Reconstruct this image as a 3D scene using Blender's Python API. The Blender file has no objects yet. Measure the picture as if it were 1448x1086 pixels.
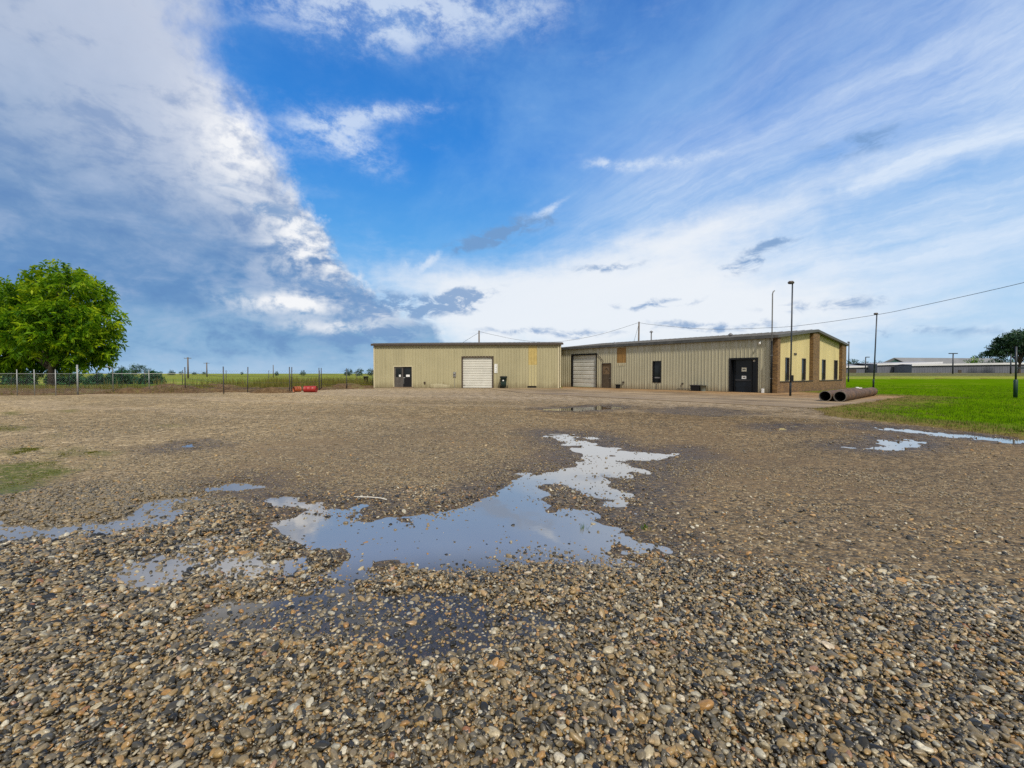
import bpy, math, random
import numpy as np
from mathutils import Vector, Matrix
R = math.radians
rnd = random.Random(7)
rng = np.random.default_rng(11)
SC = bpy.context.scene
COL = SC.collection

# ------------------------------------------------------------------ camera
CAM_Z, F, PITCH = 1.6, 1448 * 16 / 36, math.atan(15 / (1448 * 16 / 36))
cam_data = bpy.data.cameras.new("camera"); cam = bpy.data.objects.new("camera", cam_data); COL.objects.link(cam)
cam.location = (0, 0, CAM_Z); cam.rotation_euler = (math.pi / 2 - PITCH, 0, 0)
cam_data.sensor_width = 36; cam_data.lens = 16; cam_data.clip_start = 0.05; cam_data.clip_end = 8000
SC.camera = cam
SC.view_settings.view_transform = 'Standard'; SC.view_settings.look = 'None'
SC.view_settings.gamma = 1; SC.view_settings.exposure = 0.0
SC.cycles.max_bounces = 6; SC.cycles.transparent_max_bounces = 12; SC.cycles.diffuse_bounces = 3
SC.cycles.caustics_reflective = False; SC.cycles.caustics_refractive = False
try: SC.cycles.use_denoising = False
except Exception: pass

def pdir(px, py):                      # direction of a photograph pixel (1448 x 1086)
    X, Y = (px - 724) / F, (543 - py) / F
    c, s = math.cos(PITCH), math.sin(PITCH)
    return Vector((X, c + Y * s, -s + Y * c))
def G(px, py, z=0.0):                  # point of the ground seen there
    d = pdir(px, py); t = (z - CAM_Z) / d.z
    return Vector((0, 0, CAM_Z)) + d * t
def P(px, py, Y):                      # point at distance Y in front of the camera
    d = pdir(px, py); return Vector((0, 0, CAM_Z)) + d * (Y / d.y)
def lin(r, g, b):                      # sRGB 0..255 -> linear
    f = lambda c: (c / 255 / 12.92) if c <= 10 else ((c / 255 + 0.055) / 1.055) ** 2.4
    return (f(r), f(g), f(b))

# ------------------------------------------------------------------ node helper
class E:
    """A small expression wrapper over shader sockets."""
    def __init__(s, t, sock): s.t, s.k = t, sock
    def __add__(s, o): return s.t.m('ADD', s, o)
    __radd__ = __add__
    def __sub__(s, o): return s.t.m('SUBTRACT', s, o)
    def __rsub__(s, o): return s.t.m('SUBTRACT', o, s)
    def __mul__(s, o): return s.t.m('MULTIPLY', s, o)
    __rmul__ = __mul__
    def __truediv__(s, o): return s.t.m('DIVIDE', s, o)
class T:
    def __init__(s, tree): s.tree = tree; s.n = tree.nodes; s.l = tree.links
    def put(s, sock, v):
        if isinstance(v, E): s.l.new(v.k, sock)
        elif v is not None:
            if isinstance(v, (tuple, list)) and len(v) == 3 and sock.type == 'RGBA': v = (*v, 1)
            sock.default_value = v
    def node(s, typ, **kw):
        n = s.n.new(typ)
        for k, v in kw.items(): setattr(n, k, v)
        return n
    def m(s, op, a, b=None, c=None, clamp=False):
        n = s.node('ShaderNodeMath', operation=op, use_clamp=clamp)
        s.put(n.inputs[0], a)
        if b is not None: s.put(n.inputs[1], b)
        if c is not None: s.put(n.inputs[2], c)
        return E(s, n.outputs[0])
    def v(s, op, a, b=None, scale=None):
        n = s.node('ShaderNodeVectorMath', operation=op); s.put(n.inputs[0], a)
        if b is not None: s.put(n.inputs[1], b)
        if scale is not None: s.put(n.inputs['Scale'], scale)
        return E(s, n.outputs['Value' if op in ('DOT_PRODUCT', 'LENGTH') else 'Vector'])
    def xyz(s, v):
        n = s.node('ShaderNodeSeparateXYZ'); s.put(n.inputs[0], v); return [E(s, o) for o in n.outputs]
    def cxyz(s, x, y, z):
        n = s.node('ShaderNodeCombineXYZ')
        for i, q in enumerate((x, y, z)): s.put(n.inputs[i], q)
        return E(s, n.outputs[0])
    def noise(s, vec, scale=5, detail=4, rough=.55, dist=0, out=0):
        n = s.node('ShaderNodeTexNoise'); s.put(n.inputs['Vector'], vec); s.put(n.inputs['Scale'], scale)
        s.put(n.inputs['Detail'], detail); s.put(n.inputs['Roughness'], rough); s.put(n.inputs['Distortion'], dist)
        return E(s, n.outputs[out])
    def voro(s, vec, scale=5, feature='F1', rand=1, out='Distance', dim='3D'):
        n = s.node('ShaderNodeTexVoronoi', feature=feature, voronoi_dimensions=dim); s.put(n.inputs['Vector'], vec)
        s.put(n.inputs['Scale'], scale); s.put(n.inputs['Randomness'], rand); return E(s, n.outputs[out])
    def white(s, vec):
        n = s.node('ShaderNodeTexWhiteNoise'); s.put(n.inputs['Vector'], vec); return E(s, n.outputs[0])
    def sm(s, x, a, b, lo=0, hi=1):
        n = s.node('ShaderNodeMapRange', interpolation_type='SMOOTHSTEP')
        for i, q in enumerate((x, a, b, lo, hi)): s.put(n.inputs[i], q)
        return E(s, n.outputs[0])
    def mr(s, x, a, b, lo=0, hi=1):
        n = s.node('ShaderNodeMapRange')
        for i, q in enumerate((x, a, b, lo, hi)): s.put(n.inputs[i], q)
        return E(s, n.outputs[0])
    def mix(s, f, a, b, mode='MIX'):
        n = s.node('ShaderNodeMix', data_type='RGBA', blend_type=mode)
        s.put(n.inputs[0], f); s.put(n.inputs[6], a); s.put(n.inputs[7], b)
        return E(s, n.outputs[2])
    def ramp(s, f, stops, interp='LINEAR'):
        n = s.node('ShaderNodeValToRGB'); r = n.color_ramp; r.interpolation = interp
        while len(r.elements) < len(stops): r.elements.new(0.5)
        for e, (p, c) in zip(r.elements, stops): e.position = p; e.color = (*c, 1) if len(c) == 3 else c
        s.put(n.inputs[0], f); return E(s, n.outputs[0])
    def curve(s, f, pts):
        n = s.node('ShaderNodeFloatCurve'); c = n.mapping.curves[0]
        while len(c.points) < len(pts): c.points.new(0.5, 0.5)
        for p, q in zip(c.points, pts): p.location = q; p.handle_type = 'AUTO'
        n.mapping.update(); s.put(n.inputs['Value'], f); return E(s, n.outputs[0])
    def attr(s, name, typ='GEOMETRY', out='Fac'):
        n = s.node('ShaderNodeAttribute', attribute_type=typ); n.attribute_name = name; return E(s, n.outputs[out])
    def coord(s, which='Object'):
        return E(s, s.node('ShaderNodeTexCoord').outputs[which])
    def pos(s): return E(s, s.node('ShaderNodeNewGeometry').outputs['Position'])
    def bump(s, h, strength=.5, dist=.02, normal=None):
        n = s.node('ShaderNodeBump'); s.put(n.inputs['Height'], h); s.put(n.inputs['Strength'], strength); s.put(n.inputs['Distance'], dist)
        if normal is not None: s.put(n.inputs['Normal'], normal)
        return E(s, n.outputs[0])
    def bsdf(s, **kw):
        n = s.node('ShaderNodeBsdfPrincipled')
        for k, v in kw.items(): s.put(n.inputs[k.replace('_', ' ')], v)
        return E(s, n.outputs[0])
def new_mat(name):
    m = bpy.data.materials.new(name); m.use_nodes = True; m.node_tree.nodes.clear()
    t = T(m.node_tree); t.o = t.node('ShaderNodeOutputMaterial'); m_t = t
    return m, m_t
def finish(t, e): t.l.new(e.k, t.o.inputs['Surface'])

# ------------------------------------------------------------------ sky and sun
SUN_TO = Vector((0.17, -0.62, 0.76)).normalized()
sun_el = math.asin(SUN_TO.z); sun_rot = math.atan2(SUN_TO.x, SUN_TO.y)
sd = bpy.data.lights.new("sun", 'SUN'); sd.energy = 3.8; sd.angle = R(6); sd.color = (1, .91, .78)
so = bpy.data.objects.new("sun", sd); COL.objects.link(so)
so.rotation_euler = SUN_TO.to_track_quat('Z', 'Y').to_euler(); so.location = (20, -20, 40)

W = bpy.data.worlds.new("World"); SC.world = W; W.use_nodes = True; W.node_tree.nodes.clear()
w = T(W.node_tree)
def ae(px, py):
    d = pdir(px, py).normalized(); return math.atan2(d.x, d.y), math.asin(d.z)
D = w.v('NORMALIZE', w.coord('Generated'))
dx, dy, dz = w.xyz(D)
zc = w.m('MAXIMUM', dz, 0.0)
n_a = w.noise(D, 4.0, 5, .6); n_b = w.noise(D, 11.0, 6, .62); n_c = w.noise(D, 28.0, 5, .6)
A0 = w.m('ARCTAN2', dx, dy); E0 = w.m('ARCSINE', dz)
Dw = w.v('ADD', D, (3.3, 1.7, 8.1))
wa = (w.noise(Dw, 5.0, 6, .6) - .5)
A = A0 + wa * 0.22; EL = E0 + (n_b - .5) * 0.05
def blob(px, py, rx, ry, rot=0, a=None, e=None):
    """soft ellipse in direction space; size in photograph pixels, rot in degrees (counter-clockwise)"""
    a = a or A; e = e or EL
    c0 = ae(px, py); co, si = math.cos(R(rot)), math.sin(R(rot))
    c1 = ae(px + rx * co, py - rx * si); c2 = ae(px + ry * si, py + ry * co)
    M = np.array([[c1[0] - c0[0], c2[0] - c0[0]], [c1[1] - c0[1], c2[1] - c0[1]]]); I = np.linalg.inv(M)
    da, de = a - c0[0], e - c0[1]
    p = da * float(I[0, 0]) + de * float(I[0, 1]); q = da * float(I[1, 0]) + de * float(I[1, 1])
    return w.m('EXPONENT', (p * p + q * q) * -1.0)
# clear sky
nish = w.node('ShaderNodeTexSky', sky_type='NISHITA'); nish.sun_disc = False
nish.sun_elevation = sun_el; nish.sun_rotation = sun_rot; nish.dust_density = 0.6; nish.ozone_density = 2.0; nish.air_density = 1.2
nish = E(w, nish.outputs[0])
K = 10.0
c10 = lambda r, g, b: tuple(K * q for q in lin(r, g, b))
eln = w.m('MULTIPLY', E0, 1 / 1.2, clamp=True)      # 0 .. 1 over 0 .. 69 degrees
blue = w.ramp(eln, [(0, lin(160, 204, 236)), (.10, lin(140, 198, 242)), (.22, lin(84, 168, 238)), (.36, lin(44, 138, 228)), (.56, lin(40, 116, 204)), (1, lin(60, 110, 185))])
blue = w.v('SCALE', blue, scale=K)
base = w.mix(.88, nish, blue)
def over(col, mask, c, op=1.0):
    return w.mix(w.m('MULTIPLY', mask, op, clamp=True), col, c)
front = w.sm(dy, .02, .25)
yy = w.m('MAXIMUM', dy, .08); uu, vv = dx / yy - (430 - 724) / F, dz / yy
# high cirrus streaming out of one point low on the left
rr0 = w.m('SQRT', uu * uu + vv * vv); th0 = w.m('ARCTAN2', vv, uu) * 57.2958; lr = w.m('LOGARITHM', rr0 + .05, 2.718)
th = th0 + (n_a - .5) * 5 + wa * 5 + (n_b - .5) * 2.5
s1 = w.noise(w.cxyz(th0 * .11 + wa * .9, lr * .8 + n_a, 0.0), 1.0, 8, .60)
s2 = w.noise(w.cxyz(th0 * .30 + wa * 1.2, lr * 1.5, 5.0), 1.0, 8, .65)
s3 = w.noise(w.cxyz(th0 * .75 + wa * 2.4, lr * 5.0, 9.0), 1.0, 6, .68)
def gth(c, wd): q = (th - c) * (1.0 / wd); return w.m('EXPONENT', q * q * -1.0)
bands = gth(19.5, 3.6) * .95 + gth(26.0, 3.4) * .62 + gth(12.5, 4) * .80 + gth(5.5, 3.5) * .40 + gth(33, 4.5) * .22
fade = w.sm(rr0, .30, .95)
tex = s1 * .5 + s2 * .34 + s3 * .16
cov = bands * fade * w.sm(tex, .28, .62) + w.sm(tex, .44, .72) * fade * w.sm(th, 44, 20) * .55
cov = cov * front + (1 - front) * .5
cov = cov + w.sm(th, 60, 15) * fade * front * .22
vn = w.noise(w.v('MULTIPLY', Dw, (1.0, .7, 1.5)), 2.6, 9, .62, .25)
veil = w.sm(vn, .40, .74) * front
base = over(base, veil, c10(146, 192, 238), .40)
col = over(base, w.m('MULTIPLY', cov, .78, clamp=True), c10(222, 235, 251), .90)
# bright sheet low over the buildings
hor = blob(800, 455, 330, 58, 3) * 1.15 + blob(640, 405, 150, 36, -12) * .5 + blob(1080, 440, 280, 60, 0) * .6 + blob(890, 385, 260, 42, 16) * .62 + blob(990, 320, 240, 26, 20) * .5
hs = w.noise(w.v('MULTIPLY', D, (1.0, 1.0, 3.2)), 7.0, 7, .62, .3)
col = over(col, w.sm(hor + (hs - .5) * 1.0 + (n_c - .5) * .35, .05, 1.15), c10(240, 244, 249), .9)
# bank of cloud on the left: everything left of a ragged edge
epts = [(720, 522), (650, 482), (575, 440), (520, 398), (474, 330), (420, 262), (392, 200), (358, 90), (335, 0)]
aes = [ae(*p) for p in epts]; Emax = 0.75
crv = [(max(0, e) / Emax, (a + 1.0) / 1.2) for a, e in aes]
crv = [(0, crv[0][1])] + crv[1:] + [(1, crv[-1][1] - .03)]
edge = w.curve(w.m('DIVIDE', E0, Emax, clamp=True), crv) * 1.2 - 1.0
dist = edge - A0 + (n_b - .5) * .20 + (n_c - .5) * .08 + wa * .12
low = w.sm(E0, .28, .60)
mask = w.sm(dist, -.015, w.m('MULTIPLY_ADD', low, .10, .04))
bil = w.noise(w.v('MULTIPLY', D, (1.0, 1.0, 2.4)), 4.5, 7, .55, .2)
bil2 = w.noise(w.v('MULTIPLY', Dw, (1.0, 1.0, 2.2)), 9.0, 8, .58, .5)
bil3 = w.noise(w.v('MULTIPLY', Dw, (1.0, 1.0, 1.6)), 24.0, 6, .6, .3)
bk = w.ramp(w.m('DIVIDE', E0 + (bil - .5) * .16, Emax, clamp=True), [(0, lin(150, 188, 224)), (.08, lin(136, 178, 216)), (.20, lin(106, 150, 200)), (.36, lin(116, 153, 199)), (.52, lin(148, 173, 207)), (.75, lin(172, 187, 212)), (1, lin(150, 176, 210))])
bk = w.v('SCALE', bk, scale=K * .94)
bk = w.mix(w.m('MULTIPLY', w.sm(dist, .60, .02) * w.sm(E0, .18, .42), .75, clamp=True), bk, c10(208, 215, 231))
bt = bil2 * .62 + bil3 * .38
bk = w.mix(w.m('MULTIPLY', w.sm(bt, .44, .68) * (1 - low * .35), .38, clamp=True), bk, c10(190, 204, 227))
bk = w.mix(w.m('MULTIPLY', w.sm(bt, .50, .34) * (1 - low * .4), .55, clamp=True), bk, c10(92, 132, 186))
glow = blob(345, 190, 62, 80, 0) * 1.35 + blob(440, 330, 55, 70, -50) * 1.25 + blob(505, 398, 60, 22, -35) * .8 + blob(405, 428, 62, 15, 0) * 1.15 + blob(470, 462, 70, 9, 0) * .8 + blob(560, 440, 80, 14, 5) * .6
bk = over(bk, glow * w.sm(bt + (n_c - .5) * .5, .36, .60), c10(247, 248, 250))
col = over(col, mask, bk, .97)
# wisps and small clouds
wis = blob(470, 185, 95, 46, 0) * .55 + blob(545, 165, 90, 13, 10) * .65 + blob(505, 215, 60, 24, -35) * .45 + blob(620, 22, 190, 55, 8) * .62 + blob(500, 5, 200, 60, 0) * .62 + blob(940, 228, 100, 9, 8) * .75 + blob(600, 372, 40, 6, 30) * .85 + blob(860, 238, 28, 9, 8) * .6 + blob(790, 294, 36, 7, 24) * .75
wn = w.noise(w.v('MULTIPLY', Dw, (1.0, 1.0, 1.7)), 15.0, 8, .70, .12)
col = over(col, w.sm(wis * (.35 + 1.3 * w.sm(wn, .34, .70)), .02, 1.30), c10(222, 234, 249), .72)
drk = blob(715, 330, 82, 15, 19) * 1.35 + blob(590, 432, 110, 15, 5) * 1.3 + blob(465, 405, 75, 20, -12) * 1.1 + blob(520, 474, 80, 17, 4) * 1.3 + blob(650, 418, 60, 9, 8) * 1.0 + blob(1055, 372, 46, 14, 22) * .95 + blob(1200, 205, 95, 20, 14) * .75 + blob(1085, 345, 40, 7, 15) * .7
drk = drk + blob(1300, 470, 190, 11, 2) * .6 + blob(1010, 462, 120, 9, 0) * .8 + blob(1180, 430, 130, 10, 5) * .7 + blob(860, 375, 60, 8, 10) * .75 + blob(920, 430, 70, 8, 5) * .8 + blob(770, 470, 120, 7, 0) * .7 + blob(385, 300, 90, 20, -22) * .8 + blob(250, 320, 110, 26, -20) * .6
dn = w.noise(w.v('MULTIPLY', D, (1.0, 1.0, 2.2)), 20.0, 7, .62, .5)
col = over(col, w.sm(drk * (.25 + 1.5 * w.sm(dn, .34, .66)), .20, 1.35), c10(116, 154, 200), .82)
col = over(col, w.sm(E0, .05, -.005), c10(180, 210, 234), .4)
# unseen sky behind and overhead: pale cloud added to lift and neutralise ambient light
fill_cloud = w.m('MAXIMUM', w.sm(dy, .12, -.25), w.sm(E0, .80, 1.15))
col = over(col, fill_cloud, w.mix(w.sm(bil, .38, .62), c10(176, 186, 200), c10(240, 240, 238)), .92)
bg = w.node('ShaderNodeBackground'); w.put(bg.inputs[0], col); bg.inputs[1].default_value = 0.1
wo = w.node('ShaderNodeOutputWorld'); w.l.new(bg.outputs[0], wo.inputs[0])

# ------------------------------------------------------------------ mesh helpers
def tag(o, label=None, cat=None, group=None, kind=None):
    if label: o['label'] = label
    if cat: o['category'] = cat
    if group: o['group'] = group
    if kind: o['kind'] = kind
    return o
def thing(name, loc, label, cat, group=None):
    o = bpy.data.objects.new(name, None); COL.objects.link(o); o.location = loc; o.empty_display_size = .2
    return tag(o, label, cat, group)
def root_of(o):
    while o.parent: o = o.parent
    return o
class MB:
    def __init__(s): s.v, s.f, s.at = [], [], []
    def add(s, verts, faces, val=None):
        b = len(s.v); s.v += [tuple(p) for p in verts]; s.f += [tuple(i + b for i in f) for f in faces]
        if val is not None: s.at += [val] * len(verts)
    def box(s, c, size, rz=0, M=None, taper=1.0):
        x, y, z = (q / 2 for q in size); c = Vector(c)
        pts = [(-x, -y, -z), (x, -y, -z), (x, y, -z), (-x, y, -z), (-x * taper, -y * taper, z), (x * taper, -y * taper, z), (x * taper, y * taper, z), (-x * taper, y * taper, z)]
        M = M or Matrix.Rotation(rz, 3, 'Z')
        s.add([c + M @ Vector(p) for p in pts], [(0, 3, 2, 1), (4, 5, 6, 7), (0, 1, 5, 4), (1, 2, 6, 5), (2, 3, 7, 6), (3, 0, 4, 7)])
    def tube(s, pts, rad, n=8, caps=True):
        pts = [Vector(p) for p in pts]
        if not isinstance(rad, (list, tuple)): rad = [rad] * len(pts)
        b = len(s.v); vs = []; prev = None
        for i, p in enumerate(pts):
            t = (pts[min(i + 1, len(pts) - 1)] - pts[max(i - 1, 0)]).normalized()
            u = t.cross(Vector((0, 0, 1)) if abs(t.z) < .95 else Vector((1, 0, 0))).normalized()
            if prev is not None:
                u2 = (prev - t * prev.dot(t))
                if u2.length > 1e-4: u = u2.normalized()
            prev = u; q = t.cross(u)
            vs += [p + (u * math.cos(2 * math.pi * k / n) + q * math.sin(2 * math.pi * k / n)) * rad[i] for k in range(n)]
        fs = [(i * n + k, i * n + (k + 1) % n, (i + 1) * n + (k + 1) % n, (i + 1) * n + k) for i in range(len(pts) - 1) for k in range(n)]
        if caps: fs += [tuple(reversed(range(n))), tuple((len(pts) - 1) * n + k for k in range(n))]
        s.add(vs, fs)
    def prism(s, poly, z0, z1):
        n = len(poly)
        s.add([(p[0], p[1], z0) for p in poly] + [(p[0], p[1], z1) for p in poly],
              [tuple(reversed(range(n))), tuple(range(n, 2 * n))] + [(k, (k + 1) % n, n + (k + 1) % n, n + k) for k in range(n)])
    def build(s, name, mat, parent=None, smooth=False, bevel=0, attr=None):
        me = bpy.data.meshes.new(name)
        off = root_of(parent).location if parent else Vector((0, 0, 0))
        me.from_pydata([(p[0] - off[0], p[1] - off[1], p[2] - off[2]) for p in s.v], [], s.f)
        me.materials.append(mat)
        if attr and s.at:
            a = me.attributes.new(attr, 'FLOAT', 'POINT'); a.data.foreach_set('value', np.array(s.at, dtype=np.float32))
        if smooth: me.polygons.foreach_set('use_smooth', [True] * len(me.polygons))
        me.update()
        o = bpy.data.objects.new(name, me); COL.objects.link(o)
        if parent: o.parent = parent
        if bevel:
            b = o.modifiers.new('bevel', 'BEVEL'); b.width = bevel; b.segments = 2; b.limit_method = 'ANGLE'
        return o
def np_mesh(name, verts, faces, mat, attrs=None, parent=None, smooth=False):
    me = bpy.data.meshes.new(name); nv, nf, k = len(verts), len(faces), faces.shape[1]
    me.vertices.add(nv); me.vertices.foreach_set('co', np.ascontiguousarray(verts, dtype=np.float32).ravel())
    me.loops.add(nf * k); me.loops.foreach_set('vertex_index', np.ascontiguousarray(faces, dtype=np.int32).ravel())
    me.polygons.add(nf); me.polygons.foreach_set('loop_start', np.arange(0, nf * k, k, dtype=np.int32))
    for nm, arr in (attrs or {}).items():
        a = me.attributes.new(nm, 'FLOAT', 'POINT'); a.data.foreach_set('value', np.ascontiguousarray(arr, dtype=np.float32))
    me.materials.append(mat); me.update(calc_edges=True); me.validate()
    if smooth: me.polygons.foreach_set('use_smooth', np.ones(len(me.polygons), dtype=bool))
    o = bpy.data.objects.new(name, me); COL.objects.link(o)
    if parent: o.parent = parent
    return o
def copy_tree(o, parent=None):
    c = o.copy(); COL.objects.link(c); c.parent = parent
    for ch in list(o.children): copy_tree(ch, c)
    return c

# ------------------------------------------------------------------ numpy noise
def _hash(ix, iy, seed):
    h = (ix.astype(np.int64) * 374761393 + iy.astype(np.int64) * 668265263 + seed * 974711) & 0xffffffff
    h = ((h ^ (h >> 13)) * 1274126177) & 0xffffffff
    return ((h ^ (h >> 16)) & 0xffff) / 65535.0
def vnoise(x, y, seed=0):
    ix, iy = np.floor(x), np.floor(y); fx, fy = x - ix, y - iy
    fx, fy = fx * fx * (3 - 2 * fx), fy * fy * (3 - 2 * fy)
    a, b = _hash(ix, iy, seed), _hash(ix + 1, iy, seed); c, d = _hash(ix, iy + 1, seed), _hash(ix + 1, iy + 1, seed)
    return (a * (1 - fx) + b * fx) * (1 - fy) + (c * (1 - fx) + d * fx) * fy
def fbm(x, y, scale, oct=4, seed=0, gain=.5):
    s, a, t = 0, 1, 0
    for k in range(oct):
        s = s + a * (vnoise(x / scale * 2 ** k + 17.3 * k, y / scale * 2 ** k - 9.1 * k, seed + k) - .5); t += a; a *= gain
    return s / t * 2            # about -1 .. 1
def sstep(x, a, b):
    t = np.clip((x - a) / (b - a), 0, 1); return t * t * (3 - 2 * t)
def poly_sd(x, y, poly):        # signed distance, positive inside
    d = np.full(x.shape, 1e9); ins = np.zeros(x.shape, bool); n = len(poly)
    for i in range(n):
        ax, ay = poly[i][0], poly[i][1]; bx, by = poly[(i + 1) % n][0], poly[(i + 1) % n][1]
        ex, ey = bx - ax, by - ay; t = np.clip(((x - ax) * ex + (y - ay) * ey) / (ex * ex + ey * ey + 1e-12), 0, 1)
        d = np.minimum(d, np.hypot(x - ax - t * ex, y - ay - t * ey))
        c = ((ay > y) != (by > y)) & (x < (bx - ax) * (y - ay) / (by - ay + 1e-12) + ax); ins ^= c
    return np.where(ins, d, -d)

# ------------------------------------------------------------------ building frames (world plan)
def unit(a): a = Vector(a); return a.normalized()
CA = Vector((20.4, 35.5))                      # corner between the long front and the brick end
DF = unit((-0.632, 0.775)); DG = unit((0.775, 0.632))   # along the front (away), along the end wall (away)
LW0, LW1 = Vector((-15.0, 49.5)), Vector((5.1, 47.6))
class Wall:
    def __init__(s, O, d, n): s.O, s.d, s.n = Vector(O), unit(d), unit(n)
    def at(s, q, z, o=0.0): p = s.O + s.d * q + s.n * o; return Vector((p.x, p.y, z))
    def s(s_, px, off=0.0):
        X = pdir(px, 528); r = X.x / X.y; O = s_.O + s_.n * off
        return (O.x - r * O.y) / (r * s_.d.y - s_.d.x)
    def z(s, px, py, off=0.0):
        q = s.s(px, off); p = s.O + s.d * q + s.n * off; return P(px, py, p.y).z
    def rect(s, x0, y0, x1, y1, off=0.0):      # photograph rectangle -> s0,s1,z0,z1 on this wall
        a, b = s.s(x0, off), s.s(x1, off); xm = (x0 + x1) / 2
        return min(a, b), max(a, b), s.z(xm, y1, off), s.z(xm, y0, off)
    def slab(s, mb, s0, s1, z0, z1, o0, o1):
        p = [s.at(*t) for t in ((s0, z0, o0), (s1, z0, o0), (s1, z0, o1), (s0, z0, o1), (s0, z1, o0), (s1, z1, o0), (s1, z1, o1), (s0, z1, o1))]
        f = [(0, 1, 2, 3), (7, 6, 5, 4), (4, 5, 1, 0), (5, 6, 2, 1), (6, 7, 3, 2), (7, 4, 0, 3)]
        cr = s.d.x * s.n.y - s.d.y * s.n.x
        if cr > 0: f = [tuple(reversed(q)) for q in f]
        mb.add(p, f)
    def corr(s, mb, s0, s1, z0, z1, holes=(), pitch=.305, dep=.034, off=0.0, phase=0.0):
        """ribbed sheet from s0 to s1; z1 may be a function of s; holes = (s0,s1,z0,z1)"""
        zt = z1 if callable(z1) else (lambda q: z1)
        prof = [(0, 0), (.08, 1), (.20, 1), (.28, 0), (.62, 0), (.65, .18), (.68, 0)]
        pr = []
        k = int(math.floor(s0 / pitch)) - 1
        while k * pitch < s1 + pitch:
            pr += [((k + a) * pitch + phase, b * dep) for a, b in prof]; k += 1
        xs = np.array([p[0] for p in pr]); ys = np.array([p[1] for p in pr])
        pts = sorted(set([q for q in xs if s0 < q < s1] + [s0, s1] + [q for h in holes for q in h[:2] if s0 < q < s1]))
        oo = np.interp(pts, xs, ys)
        flip = (s.d.x * s.n.y - s.d.y * s.n.x) < 0
        for i in range(len(pts) - 1):
            a, b = pts[i], pts[i + 1]; c = (a + b) / 2; iv = [(z0, None)]
            cuts = sorted((h[2], h[3]) for h in holes if h[0] < c < h[1])
            segs, z = [], z0
            for h0, h1 in cuts:
                if h0 > z + 1e-4: segs.append((z, h0))
                z = max(z, h1)
            segs.append((z, None))
            for u, v in segs:
                va, vb = (zt(a), zt(b)) if v is None else (v, v)
                if min(va, vb) <= u: continue
                q = [s.at(a, u, off + oo[i]), s.at(b, u, off + oo[i + 1]), s.at(b, vb, off + oo[i + 1]), s.at(a, va, off + oo[i])]
                mb.add(q, [(3, 2, 1, 0) if flip else (0, 1, 2, 3)])
WL = Wall(LW0, LW1 - LW0, (-(LW0 - LW1).normalized().y * -1 * -1, 0)) if False else None
dL = unit(LW1 - LW0); nL = Vector((dL.y, -dL.x))
WL = Wall(LW0, dL, nL)                          # front of the left wing
nF = Vector((-0.775, -0.632)).normalized(); WF = Wall(CA, DF, nF)
nG = Vector((0.632, -0.775)).normalized(); WG = Wall(CA, DG, nG)

# ------------------------------------------------------------------ ground
PUD = [  # outline in photograph pixels, depth of the hollow, width of its shore, wetness around it
 ([(452,722),(520,712),(560,735),(640,720),(700,693),(740,672),(760,690),(770,730),(800,720),(850,725),(880,745),(900,760),(955,770),(965,800),(900,806),(830,797),(740,803),(620,803),(520,800),(440,775),(375,757),(350,740),(400,727)], .078, .55),
 ([(775,612),(830,615),(860,628),(905,640),(960,636),(975,646),(915,655),(935,668),(900,680),(915,700),(905,732),(870,717),(830,702),(790,692),(740,682),(770,660),(800,650),(788,630)], .060, .8),
 ([(-80,730),(0,735),(80,738),(150,735),(210,708),(262,704),(280,722),(230,748),(150,768),(60,772),(-80,770)], .092, .4),
 ([(290,690),(340,683),(372,690),(330,701)], .058, .3), ([(366,706),(410,699),(432,715),(385,722)], .060, .25),
 ([(240,872),(330,850),(420,838),(520,828),(640,838),(770,858),(800,882),(740,922),(640,948),(560,953),(470,922),(380,902),(250,918)], .064, .3),
 ([(60,805),(200,772),(330,750),(430,790),(520,815),(380,832),(180,855)], .060, .4),
 ([(1192,633),(1240,626),(1300,625),(1292,635),(1230,637)], .05, .4), ([(1250,622),(1290,620),(1300,626),(1262,627)], .05, .35),
 ([(1208,600),(1260,604.5),(1330,611.5),(1400,617.5),(1470,622),(1470,628),(1390,624),(1300,615),(1235,607.5)], .055, .45),
 ([(930,580),(985,577),(1030,581),(1050,586),(1000,588),(960,586)], .012, .5),
 ([(755,580),(800,576),(870,573),(885,577),(820,583)], .045, .8), ([(1082,602),(1125,602),(1120,608),(1090,608)], .034, .4),
 ([(235,632),(270,628),(290,632),(250,637)], .03, .3),
]
PUDW = [([tuple(G(*p)[:2]) for p in poly], d, s) for poly, d, s in PUD]
MOSS = [([(-60,700),(0,702),(45,698),(20,712),(-60,722)], .7), ([(0,600),(50,606),(30,612),(-20,612)], .6), ([(70,640),(110,632),(125,640),(85,650)], .55), ([(-60,665),(0,658),(70,655),(105,668),(60,690),(0,705),(-60,700)], 1), ([(0,640),(40,634),(62,640),(10,648)], .8), ([(118,643),(150,640),(145,646)], .8),
        ([(85,582),(105,580),(100,584)], .8), ([(0,585),(25,582),(20,588)], .8), ([(215,604),(255,601),(250,606)], .6), ([(60,618),(90,614),(85,620)], .6), ([(110,660),(135,655),(130,664)], .6)]
MOSSW = [([tuple(G(*p)[:2]) for p in poly], k) for poly, k in MOSS]
GB = [(-90, 26), (-60, 30), (-36, 32), (-32, 33.7), (-27, 35), (-19, 40.0), (-15.5, 47.5), (-15, 49.3), (5, 47.4), (40, 47)]       # gravel ends here on the left and behind
SLAB = [(13.6, 20.2), (26.4, 30.6), (24.2, 33.4), (23.7, 38.6)]
SLAB += [tuple(WF.at(0, 0)[:2]), tuple(WF.at(23, 0)[:2]), (5.3, 47.5), tuple(WL.at(WL.s(690), 0)[:2]), (-1.9, 44.6), (0.96, 35.7)]
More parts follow.
